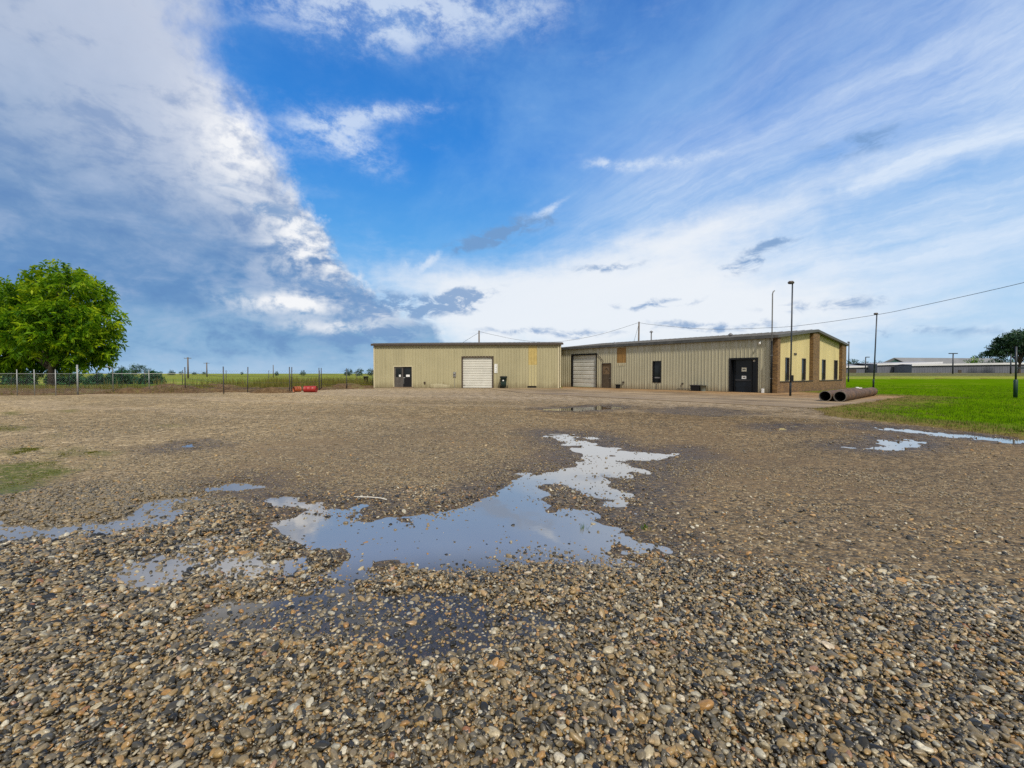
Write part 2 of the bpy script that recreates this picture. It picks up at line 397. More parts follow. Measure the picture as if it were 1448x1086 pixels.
LAWN = [(12.3, -40), (12.35, 10.9), (12.2, 13.7), (11.6, 16.1), (12.6, 18.3), (13.6, 20.2), (26.4, 30.6), (24.2, 33.4), (23.7, 38.6), (34.6, 47.1), (30, 128), (170, 128), (170, -40)]
BED = [(-200, 688), (0, 694), (180, 690), (300, 715), (430, 785), (520, 812), (760, 806), (960, 800), (1100, 822), (1300, 862), (1448, 880), (1700, 930)]
bw = [G(*p) for p in BED]; b_az = np.array([math.atan2(p.x, p.y) for p in bw]); b_r = np.array([math.hypot(p.x, p.y) for p in bw])
def rise_fn(x, y):
    az = np.arctan2(x, np.maximum(y, 1e-3)); r = np.hypot(x, y)
    return sstep(az, .50, .62) * sstep(y, 0, 10) * (1.35 * sstep(y, 126, 140) + .45 * sstep(y, 140, 175))
def ground(x, y, detail=True):
    """height plus masks at points of the ground"""
    x = np.asarray(x, float); y = np.asarray(y, float); n = x.shape; r = np.hypot(x, y)
    z = .026 + .012 * fbm(x, y, 3.0, 3, 3) + .007 * fbm(x, y, .55, 3, 9)
    z += .012 * np.clip(fbm(x, y, 9, 2, 21), 0, 1)
    wet_shade = np.zeros(n); moss = np.zeros(n)
    near = (r < 60) & (y > 0)
    xn, yn = x[near], y[near]
    wob = .22 * fbm(xn, yn, .8, 4, 31) + .17 * fbm(xn, yn, .22, 3, 37)
    isl = np.clip(1.0 + 1.1 * fbm(xn, yn, .5, 4, 33), .22, 1.25)
    far_w = np.clip(np.hypot(xn, yn) / 6, .7, 3)
    zz, ww = z[near].copy(), np.zeros(xn.shape)
    for poly, d, sh in PUDW:
        c = np.mean(np.array(poly), 0); rad = np.max(np.hypot(*(np.array(poly) - c).T)) + 3
        k = np.hypot(xn - c[0], yn - c[1]) < rad
        if not k.any(): continue
        sd_ = poly_sd(xn[k], yn[k], poly) + wob[k] * far_w[k]
        zz[k] -= d * sstep(sd_, -sh * .5, sh) * isl[k]
        ww[k] = np.maximum(ww[k], sstep(sd_, -.9 * np.minimum(far_w[k], 1.4), .1))
    bedm = 1 - sstep(np.hypot(xn, yn) / np.interp(np.arctan2(xn, yn), b_az, b_r), .9, 1.15)
    ww = np.maximum(ww, .95 * bedm)  # pebble bed is wet, and darkened to paint shade into gaps between stones
    z[near] = zz; wet_shade[near] = ww
    mm = np.zeros(xn.shape)
    for poly, kf in MOSSW:
        sd_ = poly_sd(xn, yn, poly) + .35 * fbm(xn, yn, .6, 4, 51)
        mm = np.maximum(mm, kf * sstep(sd_, -.35, .35))
    moss[near] = mm
    # raised dirt beyond the gravel on the left, flat field behind it
    gb = np.interp(x, [p[0] for p in GB], [p[1] for p in GB]) + 1.0 * fbm(x, y, 3.5, 3, 61)
    past = y - gb
    leftw = sstep(-x, 10, 16)
    bank = leftw * sstep(past, .25, 1.8) * (1 - sstep(past, 5.5, 13))
    z += bank * (.13 + .30 * np.clip(.45 + fbm(x, y, 4.5, 4, 71), 0, 1.3) + .07 * fbm(x, y, .9, 3, 73))
    z += rise_fn(x, y)
    lsd = poly_sd(x, y, LAWN) + .35 * fbm(x, y, 1.3, 4, 81) * np.clip(r / 14, .5, 1.5)
    lawn = sstep(lsd, -.1, .5)
    z += lawn * (.035 + .02 * fbm(x, y, 1.7, 3, 91)) * (r < 130)
    ssd = poly_sd(x, y, SLAB)
    z = np.where(ssd > -.25, np.minimum(z, .03), z); z = np.where(ssd > .35, -.05, z)
    return z, dict(wet_shade=wet_shade, moss=moss, past=past, lawn=lsd, slab=ssd)
az = np.concatenate([np.radians(np.arange(-64, 64.01, .21)), np.radians(np.arange(68, 292, 4.0))])
rr = [0.5]
while rr[-1] < 3500: rr.append(rr[-1] * (1.0115 if rr[-1] < 160 else 1.05) + .002)
rr = np.array(rr); NA, NR = len(az), len(rr)
AZ, RR = np.meshgrid(az, rr, indexing='ij'); GX, GY = np.sin(AZ) * RR, np.cos(AZ) * RR
GZ, GM = ground(GX.ravel(), GY.ravel())
ids = np.arange(NA * NR).reshape(NA, NR); nx = np.roll(ids, -1, 0)
FQ = np.stack([ids[:, :-1], nx[:, :-1], nx[:, 1:], ids[:, 1:]], -1).reshape(-1, 4)[:, ::-1]
V = np.stack([GX.ravel(), GY.ravel(), GZ], 1)
# middle of the fan under the tripod
fx, fy = V[FQ].mean(1)[:, 0], V[FQ].mean(1)[:, 1]
mean = lambda a: a[FQ].mean(1)
past, lsd, ssd = mean(GM['past']), mean(GM['lawn']), mean(GM['slab'])
cls = np.zeros(len(FQ), int)                                  # 0 gravel yard
cls[(past > 0) & (fx < 2)] = 3                                # dirt bank
cls[((past > 8) & (fx < 2)) | ((past > 2) & (fx >= 2)) | (fy < -25)] = 2    # fields
cls[(lsd > 0) & (fx > 5)] = 1
cls[(fy > 127) ] = 2
cls[(fx < -62) & (fy < 40)] = 2

def gravel_material():
    m, t = new_mat('gravel'); p = t.pos(); x, y, z = t.xyz(p)
    r = t.v('LENGTH', p)
    wet_shade, moss = t.attr('wet_shade'), t.attr('moss')
    v1 = t.node('ShaderNodeTexVoronoi'); t.put(v1.inputs['Vector'], t.v('MULTIPLY', p, (1, 1, .5))); v1.inputs['Scale'].default_value = 36
    v2 = t.node('ShaderNodeTexVoronoi'); t.put(v2.inputs['Vector'], t.v('MULTIPLY', p, (1, .8, .5))); v2.inputs['Scale'].default_value = 13
    c1 = t.xyz(E(t, v1.outputs['Color']))[0]; c2 = t.xyz(E(t, v2.outputs['Color']))[1]
    d1, d2 = E(t, v1.outputs['Distance']), E(t, v2.outputs['Distance'])
    st = t.ramp(c1, [(0, (.045, .037, .026)), (.22, (.10, .08, .054)), (.5, (.205, .158, .098)), (.72, (.29, .215, .125)), (.88, (.38, .31, .21)), (1, (.58, .52, .42))])
    st2 = t.ramp(c2, [(0, (.07, .055, .036)), (.35, (.17, .132, .085)), (.75, (.31, .245, .155)), (1, (.50, .42, .31))])
    mid = t.sm(r, 7, 16)
    big = t.noise(p, .35, 5, .6); big2 = t.noise(p, .09, 4, .55); pat = t.noise(p, 1.6, 5, .65)
    colr = t.mix(mid * .4 + .25, st, st2)
    mud = t.mix(t.noise(p, 60, 3, .7), (.12, .09, .055), (.25, .19, .125))
    mudm = t.sm(big + pat * .35 - t.sm(r, 4, 26) * .02, .64, .78)
    colr = t.mix(mudm * .65, colr, mud)
    tone = t.mix(t.sm(big2 + (big - .5) * .5, .35, .65), (.80, .76, .72), (1.10, 1.04, .97))
    colr = t.mix(1.0, colr, tone, 'MULTIPLY')
    # paler dry stone far on the left, browner packed dirt on the right
    colr = t.mix(1.0, colr, (.965, .98, .91), 'MULTIPLY')
    side = t.sm(x + (big - .5) * 10, -14, 6)
    colr = t.mix(1.0, colr, t.mix(side, (1.28, 1.27, 1.25), (.74, .67, .57)), 'MULTIPLY')
    dirt = t.sm(y - 14 + (big - .5) * 12 + x * .7, 6, 16)
    colr = t.mix(dirt * t.sm(pat, .3, .6) * .7, colr, t.mix(t.noise(p, 6, 4, .6), (.24, .185, .125), (.38, .31, .225)))
    # tyre-smoothed bands across the yard
    q = t.xyz(t.v('ADD', p, t.v('SCALE', t.noise(p, .12, 2, .5, out=1), scale=6)))
    band = t.sm(t.m('SINE', (q[1] * .8 + q[0] * .32) * 1.0), .55, .95)
    colr = t.mix(band * t.sm(r, 12, 24) * .35, colr, (.33, .26, .175))
    cl3 = t.noise(p, 3.2, 3, .6); cl4 = t.voro(p, 2.6, out='Distance')
    colr = t.mix(t.sm(r, 9, 20), colr, t.mix(1.0, colr, t.mr(cl3 * .6 + cl4 * .5, .28, .72, .62, 1.36), 'MULTIPLY'))
    wet_shade_d = t.m('MULTIPLY', wet_shade, .85, clamp=True)
    colr = t.mix(wet_shade_d, colr, t.mix(1.0, colr, (.40, .36, .29), 'MULTIPLY'))
    mc = t.mix(t.noise(p, 25, 3, .6), (.045, .055, .006), (.13, .14, .018))
    colr = t.mix(t.m('MULTIPLY', moss, t.sm(t.noise(p, 12, 3, .7), .34, .5), clamp=True), colr, mc)
    h = t.m('MULTIPLY', (1 - d1), .6) + t.m('MULTIPLY', (1 - d2), 1.2) + pat * 1.0
    rough = t.mr(wet_shade, 0, 1, .82, .46)
    nb = t.bump(h, .95, .03)
    nb = t.bump(t.noise(p, 2.2, 4, .7), .5, .10, nb)
    finish(t, t.bsdf(Base_Color=colr, Roughness=rough, Normal=nb, Specular_IOR_Level=t.mr(r, 5, 18, .5, .12))); return m
def lawn_material():
    m, t = new_mat('lawn'); p = t.pos(); x, y, z = t.xyz(p)
    lw = t.attr('lawn')
    a = t.noise(t.v('MULTIPLY', p, (1, .35, 1)), .55, 6, .65); b = t.noise(p, 6, 5, .7); c = t.noise(p, 45, 3, .7)
    g = t.ramp(a * .55 + b * .45, [(.30, (.045, .105, .002)), (.48, (.078, .165, .002)), (.62, (.11, .20, .003)), (.75, (.17, .235, .01))])
    g = t.mix(1.0, g, t.mr(c, .2, .8, .55, 1.35), 'MULTIPLY')
    g = t.mix(t.sm(t.noise(t.v('MULTIPLY', p, (1, .5, 1)), .22, 5, .65), .52, .68) * .5, g, (.20, .21, .03))
    br = t.ramp(b * .5 + c * .5, [(.3, (.07, .05, .02)), (.5, (.17, .12, .05)), (.7, (.24, .19, .09))])
    e = t.sm(lw + (b - .5) * 5 + (a - .5) * 5, 3.4, .2)
    colr = t.mix(t.m('MULTIPLY', e, .9), g, br)
    finish(t, t.bsdf(Base_Color=colr, Roughness=.85, Normal=t.bump(b + c * .4, .7, .06), Specular_IOR_Level=.0)); return m
def field_material():
    m, t = new_mat('field'); p = t.pos(); x, y, z = t.xyz(p)
    a = t.noise(t.v('MULTIPLY', p, (.35, 1, 1)), .035, 5, .6); b = t.noise(p, 1.2, 5, .7)
    rows = t.noise(t.v('MULTIPLY', p, (.02, .35, 1)), .25, 4, .6)
    g = t.ramp(a * .35 + rows * .4 + b * .25, [(.36, (.07, .14, .008)), (.46, (.14, .19, .016)), (.55, (.24, .24, .035)), (.68, (.33, .29, .09))])
    bank = t.mix(t.sm(b * .6 + a * .4, .42, .6), (.07, .075, .03), (.15, .135, .065))
    colr = t.mix(t.m('MULTIPLY', t.sm(z, .5, 1.0), .9), g, bank)
    finish(t, t.bsdf(Base_Color=colr, Roughness=.9, Normal=t.bump(b, .8, .15), Specular_IOR_Level=.1)); return m
def dirt_material():
    m, t = new_mat('dirt'); p = t.pos()
    a = t.noise(p, .5, 5, .65); b = t.noise(p, 4.0, 6, .7); c = t.noise(p, 22, 4, .7)
    colr = t.ramp(a * .35 + b * .65, [(.30, (.035, .022, .011)), (.45, (.11, .068, .034)), (.58, (.19, .125, .066)), (.72, (.27, .195, .115))])
    gr = t.mix(b, (.05, .07, .012), (.15, .16, .04))
    colr = t.mix(t.sm(a + (b - .5) * .6, .54, .68) * .55, colr, gr)
    finish(t, t.bsdf(Base_Color=colr, Roughness=.9, Normal=t.bump(b + c * .35, 1.0, .18), Specular_IOR_Level=.15)); return m
def water_material():
    m, t = new_mat('water'); p = t.pos()
    nb = t.bump(t.noise(p, 9, 2, .5), .03, .01)
    fr = t.node('ShaderNodeFresnel'); rw = t.v('LENGTH', p); far_ = t.sm(rw, 3.3, 4.3); t.put(fr.inputs['IOR'], t.mr(far_, 0, 1, 1.6, 2.9)); t.put(fr.inputs['Normal'], nb)
    tr0 = t.node('ShaderNodeBsdfTransparent'); tr0.inputs[0].default_value = (.80, .76, .66, 1)
    df = t.node('ShaderNodeBsdfDiffuse'); df.inputs[0].default_value = (.31, .275, .22, 1)
    tr = t.node('ShaderNodeMixShader'); t.put(tr.inputs[0], t.mr(far_, 0, 1, .12, .72)); t.l.new(tr0.outputs[0], tr.inputs[1]); t.l.new(df.outputs[0], tr.inputs[2])
    gl = t.node('ShaderNodeBsdfGlossy'); gl.inputs['Roughness'].default_value = .03; t.put(gl.inputs['Normal'], nb)
    mx = t.node('ShaderNodeMixShader'); t.put(mx.inputs[0], t.m('MULTIPLY', E(t, fr.outputs[0]), t.mr(far_, 0, 1, 1.0, 1.5), clamp=True)); t.l.new(tr.outputs[0], mx.inputs[1]); t.l.new(gl.outputs[0], mx.inputs[2])
    finish(t, E(t, mx.outputs[0])); return m
M_GRAVEL, M_LAWN, M_FIELD, M_DIRT, M_WATER = gravel_material(), lawn_material(), field_material(), dirt_material(), water_material()
for ci, (nm, mat) in enumerate((('gravel_yard', M_GRAVEL), ('lawn', M_LAWN), ('field', M_FIELD), ('dirt_bank', M_DIRT))):
    fs = FQ[cls == ci]; used, inv = np.unique(fs, return_inverse=True)
    o = np_mesh(nm, V[used], inv.reshape(-1, 4), mat, {k: GM[k][used] for k in (('wet_shade', 'moss') if ci == 0 else ('lawn',) if ci == 1 else ())}, smooth=True)
    tag(o, kind='structure')
mb = MB(); k = 40
ring = [(math.sin(2 * math.pi * i / k) * .52, math.cos(2 * math.pi * i / k) * .52, .02) for i in range(k)]
mb.add(ring, [tuple(reversed(range(k)))]); tag(mb.build('gravel_patch', M_GRAVEL), kind='structure')
mb = MB(); mb.add([(-16, .9, 0), (12.6, .9, 0), (13.2, 19.6, 0), (2, 34, 0), (-16, 30, 0)], [(0, 1, 2, 3, 4)])
tag(mb.build('puddle_water', M_WATER), kind='structure')

def concrete_material():
    m, t = new_mat('concrete'); p = t.pos(); x, y, z = t.xyz(p)
    a = t.noise(p, .35, 6, .62); b = t.noise(p, 3.0, 5, .7); c = t.noise(p, 40, 3, .7)
    fd = t.v('DOT_PRODUCT', t.v('SUBTRACT', p, (CA.x, CA.y, 0)), (nF.x, nF.y, 0))    # metres out from the front wall
    ww = t.noise(t.v('MULTIPLY', p, (.5, .5, 1)), .8, 5, .65)
    stain = t.sm(fd + (ww - .5) * 10, 9.0, .5)
    cc = t.ramp(a * .6 + b * .4, [(.3, (.14, .098, .054)), (.5, (.25, .185, .112)), (.7, (.37, .285, .185))])
    so_ = t.ramp(b * .6 + a * .4, [(.3, (.13, .068, .026)), (.5, (.30, .175, .075)), (.7, (.42, .29, .15))])
    colr = t.mix(t.m('MULTIPLY', stain, .85), cc, so_)
    ad = t.v('DOT_PRODUCT', t.v('SUBTRACT', p, (CA.x, CA.y, 0)), (DF.x, DF.y, 0))
    sb = t.noise(t.cxyz(ad * .10, fd * .75, 0.0), 1.0, 6, .62)
    colr = t.mix(1.0, colr, t.mr(sb, .3, .7, .58, 1.30), 'MULTIPLY')
    j = t.m('MINIMUM', t.m('ABSOLUTE', t.m('PINGPONG', fd, 2.4) - 1.2 ), t.m('ABSOLUTE', t.m('PINGPONG', ad, 3.0) - 1.5))
    colr = t.mix(t.sm(j, .03, .0) * .7, colr, (.09, .07, .05))
    wetm = t.sm(t.noise(t.v('MULTIPLY', p, (.35, .8, 1)), .5, 5, .6), .52, .64)
    colr = t.mix(wetm * .55, colr, t.mix(1.0, colr, (.5, .46, .42), 'MULTIPLY'))
    loose = t.sm(fd + (b - .5) * 6 + (a - .5) * 8, 10.0, 14.5)
    colr = t.mix(loose * t.sm(t.voro(p, 25, out='Distance') + (b - .5) * .5, .25, .6) * .35, colr, (.22, .175, .13))
    finish(t, t.bsdf(Base_Color=colr, Roughness=t.mr(wetm, 0, 1, .85, .55), Specular_IOR_Level=.25, Normal=t.bump(b + c * .3, .35, .02))); return m
M_CONC = concrete_material()
mb = MB(); mb.prism(list(reversed(SLAB)) if False else SLAB, -.06, .055)
slab = mb.build('concrete_apron', M_CONC); tag(slab, kind='structure')

# ------------------------------------------------------------------ shared materials
def metal_paint(name, base, streak, dark, rust=.3, top_pale=0.0, rough=.5):
    m, t = new_mat(name); p = t.pos(); x, y, z = t.xyz(p)
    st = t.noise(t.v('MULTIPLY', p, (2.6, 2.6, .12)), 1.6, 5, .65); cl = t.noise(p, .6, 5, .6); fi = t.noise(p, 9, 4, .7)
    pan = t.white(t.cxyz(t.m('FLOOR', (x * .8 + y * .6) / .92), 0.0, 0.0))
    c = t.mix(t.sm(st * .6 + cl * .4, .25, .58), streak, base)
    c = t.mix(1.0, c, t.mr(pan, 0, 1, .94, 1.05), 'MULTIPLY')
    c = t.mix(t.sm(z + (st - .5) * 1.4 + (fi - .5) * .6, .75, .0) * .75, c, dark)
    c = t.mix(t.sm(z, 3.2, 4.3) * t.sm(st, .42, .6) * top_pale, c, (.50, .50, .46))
    c = t.mix(t.sm(fi * .5 + st * .5, .60, .70) * rust, c, (.16, .085, .04))
    finish(t, t.bsdf(Base_Color=c, Roughness=t.mr(cl, .3, .7, rough - .1, rough + .15), Normal=t.bump(cl, .15, .05))); return m
def flat(name, c, rough=.6, metal=0.0, var=.25, scale=6, bump=.15, spec=.5):
    m, t = new_mat(name); p = t.coord('Object')
    n = t.noise(p, scale, 5, .65)
    cc = t.mix(1.0, c, t.mr(n, .25, .75, 1 - var, 1 + var), 'MULTIPLY')
    finish(t, t.bsdf(Base_Color=cc, Roughness=t.mr(n, .3, .7, max(.02, rough - .1), min(1, rough + .1)), Metallic=metal, Normal=t.bump(n, bump, .01), Specular_IOR_Level=spec)); return m
def glass_dark():
    m, t = new_mat('dark_glass'); p = t.pos(); n = t.noise(p, 1.5, 3, .5)
    finish(t, t.bsdf(Base_Color=t.mix(n, (.006, .008, .01), (.02, .026, .03)), Roughness=.06, Specular_IOR_Level=.22, Normal=t.bump(n, .05, .01))); return m
def brick():
    m, t = new_mat('brick'); p = t.pos(); x, y, z = t.xyz(p)
    u = t.v('DOT_PRODUCT', p, (DG.x, DG.y, 0)) + t.v('DOT_PRODUCT', p, (nG.x, nG.y, 0))
    b = t.node('ShaderNodeTexBrick'); t.put(b.inputs['Vector'], t.cxyz(u, z, 0.0))
    for k_, v_ in (('Scale', 1.0), ('Mortar Size', .010), ('Brick Width', .215), ('Row Height', .075), ('Bias', -.1)): b.inputs[k_].default_value = v_
    b.inputs['Color1'].default_value = (.105, .050, .016, 1); b.inputs['Color2'].default_value = (.25, .135, .042, 1); b.inputs['Mortar'].default_value = (.17, .125, .07, 1)
    n = t.noise(p, .9, 5, .65); f = t.noise(p, 14, 4, .7)
    c = t.mix(1.0, E(t, b.outputs[0]), t.mr(n * .6 + f * .4, .3, .7, .68, 1.3), 'MULTIPLY')
    c = t.mix(t.sm(z + (n - .5) * 1.2, .5, .0) * .6, c, (.10, .065, .035))
    finish(t, t.bsdf(Base_Color=c, Roughness=.85, Normal=t.bump(E(t, b.outputs[1]) * -1 + f * .3, .6, .01))); return m
M_TANL = metal_paint('tan_metal', (.385, .352, .215), (.315, .288, .175), (.20, .165, .09), .25)
M_TANF = metal_paint('weathered_metal', (.40, .375, .265), (.325, .305, .215), (.21, .165, .10), .25, .6)
M_YEL = metal_paint('pale_yellow_metal', (.60, .52, .27), (.50, .43, .22), (.42, .35, .19), .12)
M_TRIM = flat('dark_trim', (.055, .042, .033), .55)
M_TRIMG = flat('grey_trim', (.085, .08, .07), .6)
M_ROOF = flat('galvanised_roof', (.15, .145, .135), .6, .1)
M_BROWN = flat('brown_frame', (.045, .028, .018), .5)
M_BLACK = flat('black_frame', (.006, .0065, .008), .5, spec=.3)
M_NAVY = flat('navy_door', (.005, .009, .015), .3, var=.6, scale=2, spec=.3)
M_DOORG = flat('bronze_door', (.075, .068, .06), .45, var=.35, scale=3)
M_MAN = flat('brown_door', (.15, .10, .055), .6, var=.3, scale=3)
M_MAN2 = flat('dark_brown_door', (.075, .055, .036), .6, var=.3, scale=3)
M_SHUT = flat('white_steel', (.56, .555, .50), .5, var=.12, scale=.8, bump=0)
M_SHUT2 = flat('grey_white_steel', (.52, .525, .49), .5, var=.2, scale=.8, bump=0)
M_GLASS, M_BRICK = glass_dark(), brick()
M_PAPER = flat('paper', (.75, .73, .58), .8, var=.08)
M_PAPERW = flat('white_paper', (.72, .73, .72), .8, var=.15, scale=20)
M_INK = flat('ink', (.04, .04, .035), .7)
M_GALV = flat('galvanised', (.27, .28, .27), .5, .3)
M_DPOST = flat('dark_post', (.045, .045, .05), .55)
M_NPOST = flat('navy_pole', (.018, .025, .035), .45)
M_WOODP = flat('weathered_wood', (.12, .095, .075), .85, var=.4, scale=4)
M_GREYP = flat('grey_pole', (.20, .20, .205), .5, .3)
M_OCHRE = flat('ochre_sheet', (.44, .34, .12), .5, var=.2, scale=3)
M_RUSTP = flat('orange_brown_board', (.26, .145, .04), .7, var=.3, scale=5)
M_WIRE = flat('wire', (.03, .03, .035), .6)
M_CREAM = flat('cream_trim', (.50, .45, .30), .5, var=.15)

# ------------------------------------------------------------------ left wing
HL, DEPTHL = 4.72, 17.0
LLEN = (LW1 - LW0).length
warehouse = thing('warehouse', (WL.at(LLEN / 2, 0).x, WL.at(LLEN / 2, 0).y, 0), 'long yellow-tan ribbed metal warehouse with a white roll-up door and a small glazed double door', 'warehouse')
op_dd = WL.rect(556.8, 518, 583.2, 548); op_gd = WL.rect(653.5, 504.5, 697, 549); op_gd = (op_gd[0], op_gd[1], 0.05, op_gd[3]); op_dd = (op_dd[0], op_dd[1], .12, op_dd[3])
op_vt = WL.rect(745.8, 545.8, 758.5, 548.3); op_yl = WL.rect(747.3, 489.2, 759.2, 516.2)
mb = MB(); WL.corr(mb, 0, LLEN, 0.0, HL, [op_dd, op_gd, op_vt, op_yl], dep=.06)
# side and back walls
side = Wall(LW1, -nL, dL); side.corr(mb, 0, DEPTHL, 0, HL); lside = Wall(LW0, -nL, -dL); lside.corr(mb, 0, DEPTHL, 0, HL)
back = Wall(LW0 - nL * DEPTHL, dL, -nL); back.corr(mb, 0, LLEN, 0, HL)
for s0 in (LW0, LW1):                            # gable triangles
    a = [s0, s0 - nL * (DEPTHL / 2), s0 - nL * DEPTHL]
    mb.add([(a[0].x, a[0].y, HL), (a[1].x, a[1].y, HL + .62), (a[2].x, a[2].y, HL)], [(0, 1, 2)])
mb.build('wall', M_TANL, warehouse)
mb = MB(); WL.slab(mb, -.06, LLEN + .05, -.10, .045, -.05, .06); mb.build('base_sill', M_TRIM, warehouse)
mb = MB()
for sgn in (0, 1):
    o0, o1 = (.25, -DEPTHL / 2) if sgn == 0 else (-DEPTHL / 2, -DEPTHL - .25)
    z0, z1 = (HL + .05, HL + .68) if sgn == 0 else (HL + .68, HL + .05)
    q = [WL.at(-.2, z0, o0), WL.at(LLEN + .2, z0, o0), WL.at(LLEN + .2, z1, o1), WL.at(-.2, z1, o1)]
    mb.add(q + [v + Vector((0, 0, .05)) for v in q], [(3, 2, 1, 0), (4, 5, 6, 7), (0, 1, 5, 4), (1, 2, 6, 5), (2, 3, 7, 6), (3, 0, 4, 7)])
    for kx in range(int(LLEN / .61)):
        s0 = kx * .61; q = [WL.at(s0, z0 + .05, o0), WL.at(s0 + .05, z0 + .05, o0), WL.at(s0 + .05, z1 + .05, o1), WL.at(s0, z1 + .05, o1)]
        mb.add(q + [v + Vector((0, 0, .04)) for v in q], [(4, 5, 6, 7), (0, 1, 5, 4), (1, 2, 6, 5), (3, 0, 4, 7)])
roofL = mb.build('roof', M_ROOF, warehouse)
mb = MB(); WL.slab(mb, -.24, LLEN + .26, HL - .13, HL + .055, .04, .28); mb.build('eave_gutter', M_TRIM, warehouse)
for u0_, u1_ in ((-.03, .11), (LLEN - .30, LLEN - .17)):
    mb = MB(); WL.slab(mb, u0_, u1_, .046, HL - .14, .036, .066); mb.build('corner_trim', M_CREAM, warehouse)
mb = MB(); mb.tube([WL.at(LLEN - .05, HL - .14, .11), WL.at(LLEN - .05, .25, .11), WL.at(LLEN - .02, .12, .2)], .05, 8); mb.build('downspout', M_CREAM, warehouse)
def frame(w_, name, r, mat, parent, wd=.09, o0=-.14, o1=.045, sill=False):
    mb = MB(); s0, s1, z0, z1 = r
    w_.slab(mb, s0 - wd * .5, s0 + wd * .5, z0, z1 - wd * .5, o0, o1); w_.slab(mb, s1 - wd * .5, s1 + wd * .5, z0, z1 - wd * .5, o0, o1)
    w_.slab(mb, s0 - wd * .5, s1 + wd * .5, z1 - wd * .5, z1 + wd * .5, o0, o1)
    if sill: w_.slab(mb, s0 + wd * .5, s1 - wd * .5, z0 - wd * .3, z0 + wd * .5, o0, o1)
    return mb.build(name, mat, parent)
# double door
s0, s1, z0, z1 = op_dd; fr = frame(WL, 'door_frame', op_dd, M_CREAM, warehouse, .10, -.12, .055); mid = (s0 + s1) / 2
mb = MB(); WL.slab(mb, s0 - .1, s1 + .1, -.05, z0 + .012, -.14, .22); mb.build('doorstep', M_CONC, warehouse)
for i, (a, b) in enumerate(((s0 + .055, mid - .008), (mid + .008, s1 - .055))):
    wz0, wz1, wa_, wb_ = z0 + 1.08, z1 - .2, a + .16, b - .16
    mb = MB()
    WL.slab(mb, a, wa_, z0 + .02, z1 - .06, -.09, -.04); WL.slab(mb, wb_, b, z0 + .02, z1 - .06, -.09, -.04)
    WL.slab(mb, wa_, wb_, z0 + .02, wz0, -.09, -.04); WL.slab(mb, wa_, wb_, wz1, z1 - .06, -.09, -.04)
    d = mb.build('door', M_DOORG if i == 0 else M_BLACK, warehouse)
    mb = MB(); WL.slab(mb, wa_, wb_, wz0, wz1, -.075, -.06); mb.build('pane', M_GLASS, d)
    mb = MB(); c = (wa_ + wb_) / 2 + (.12 if i == 0 else .02); WL.slab(mb, c - (.10 if i == 0 else .2), c + (.10 if i == 0 else .2), wz0 + .03, wz0 + .26, -.059, -.054); mb.build('pane_white_patch', M_PAPERW, d)  # white rectangle low in the pane
    if i == 1:
        mb = MB(); mb.tube([WL.at(a + .06, z0 + 1.02, -.01), WL.at(a + .06, z0 + .35, -.01)], .018, 8); WL.slab(mb, a - .01, a + .2, z0 + .98, z0 + 1.06, -.039, -.012); mb.build('handle', M_GALV, d)
def roll_door(w_, r, n, mat, parent, dep=-.16, rib=.045):
    s0, s1, z0, z1 = r; mb = MB(); hh = (z1 - z0) / n
    for k in range(n):
        b = z0 + k * hh
        prof = [(b, dep), (b + hh * .12, dep + rib), (b + hh * .82, dep + rib), (b + hh * .93, dep)]
        if k == n - 1: prof.append((z1, dep))
        else: prof.append((b + hh, dep))
        for (za, oa), (zb, ob) in zip(prof, prof[1:]):
            q = [w_.at(s0, za, oa), w_.at(s1, za, oa), w_.at(s1, zb, ob), w_.at(s0, zb, ob)]
            flip = (w_.d.x * w_.n.y - w_.d.y * w_.n.x) < 0
            mb.add(q, [(3, 2, 1, 0) if flip else (0, 1, 2, 3)])
    return mb.build('roll_up_door', mat, parent)
rd = roll_door(WL, op_gd, 13, M_SHUT, warehouse); frame(WL, 'door_jamb', op_gd, M_BROWN, warehouse, .13, -.2, .05)
mb = MB(); WL.slab(mb, op_gd[0] + .12, op_gd[0] + .26, op_gd[2] + .25, op_gd[2] + .33, -.139, -.11); mb.build('latch', M_TRIM, rd)
# electric meter
r = WL.rect(640.8, 526, 645.3, 532.5); mb = MB(); WL.slab(mb, r[0] + .04, r[1] - .04, r[2], r[3], .034, .13); mt = mb.build('meter_box', M_GREYP, warehouse)
mb = MB(); c = (r[0] + r[1]) / 2; mb.tube([WL.at(c, r[3] - .13, .12), WL.at(c, r[3] - .13, .23)], .10, 14); mb.build('meter_dial', M_GALV, mt)
mb = MB(); mb.tube([WL.at(c, r[2], .08), WL.at(c, .05, .08)], .02, 6); mb.build('conduit', M_GREYP, mt)
r = WL.rect(599.3, 539.8, 601.8, 542.6); mb = MB(); WL.slab(mb, *r, .033, .09); mb.build('outlet_box', M_BROWN, warehouse)
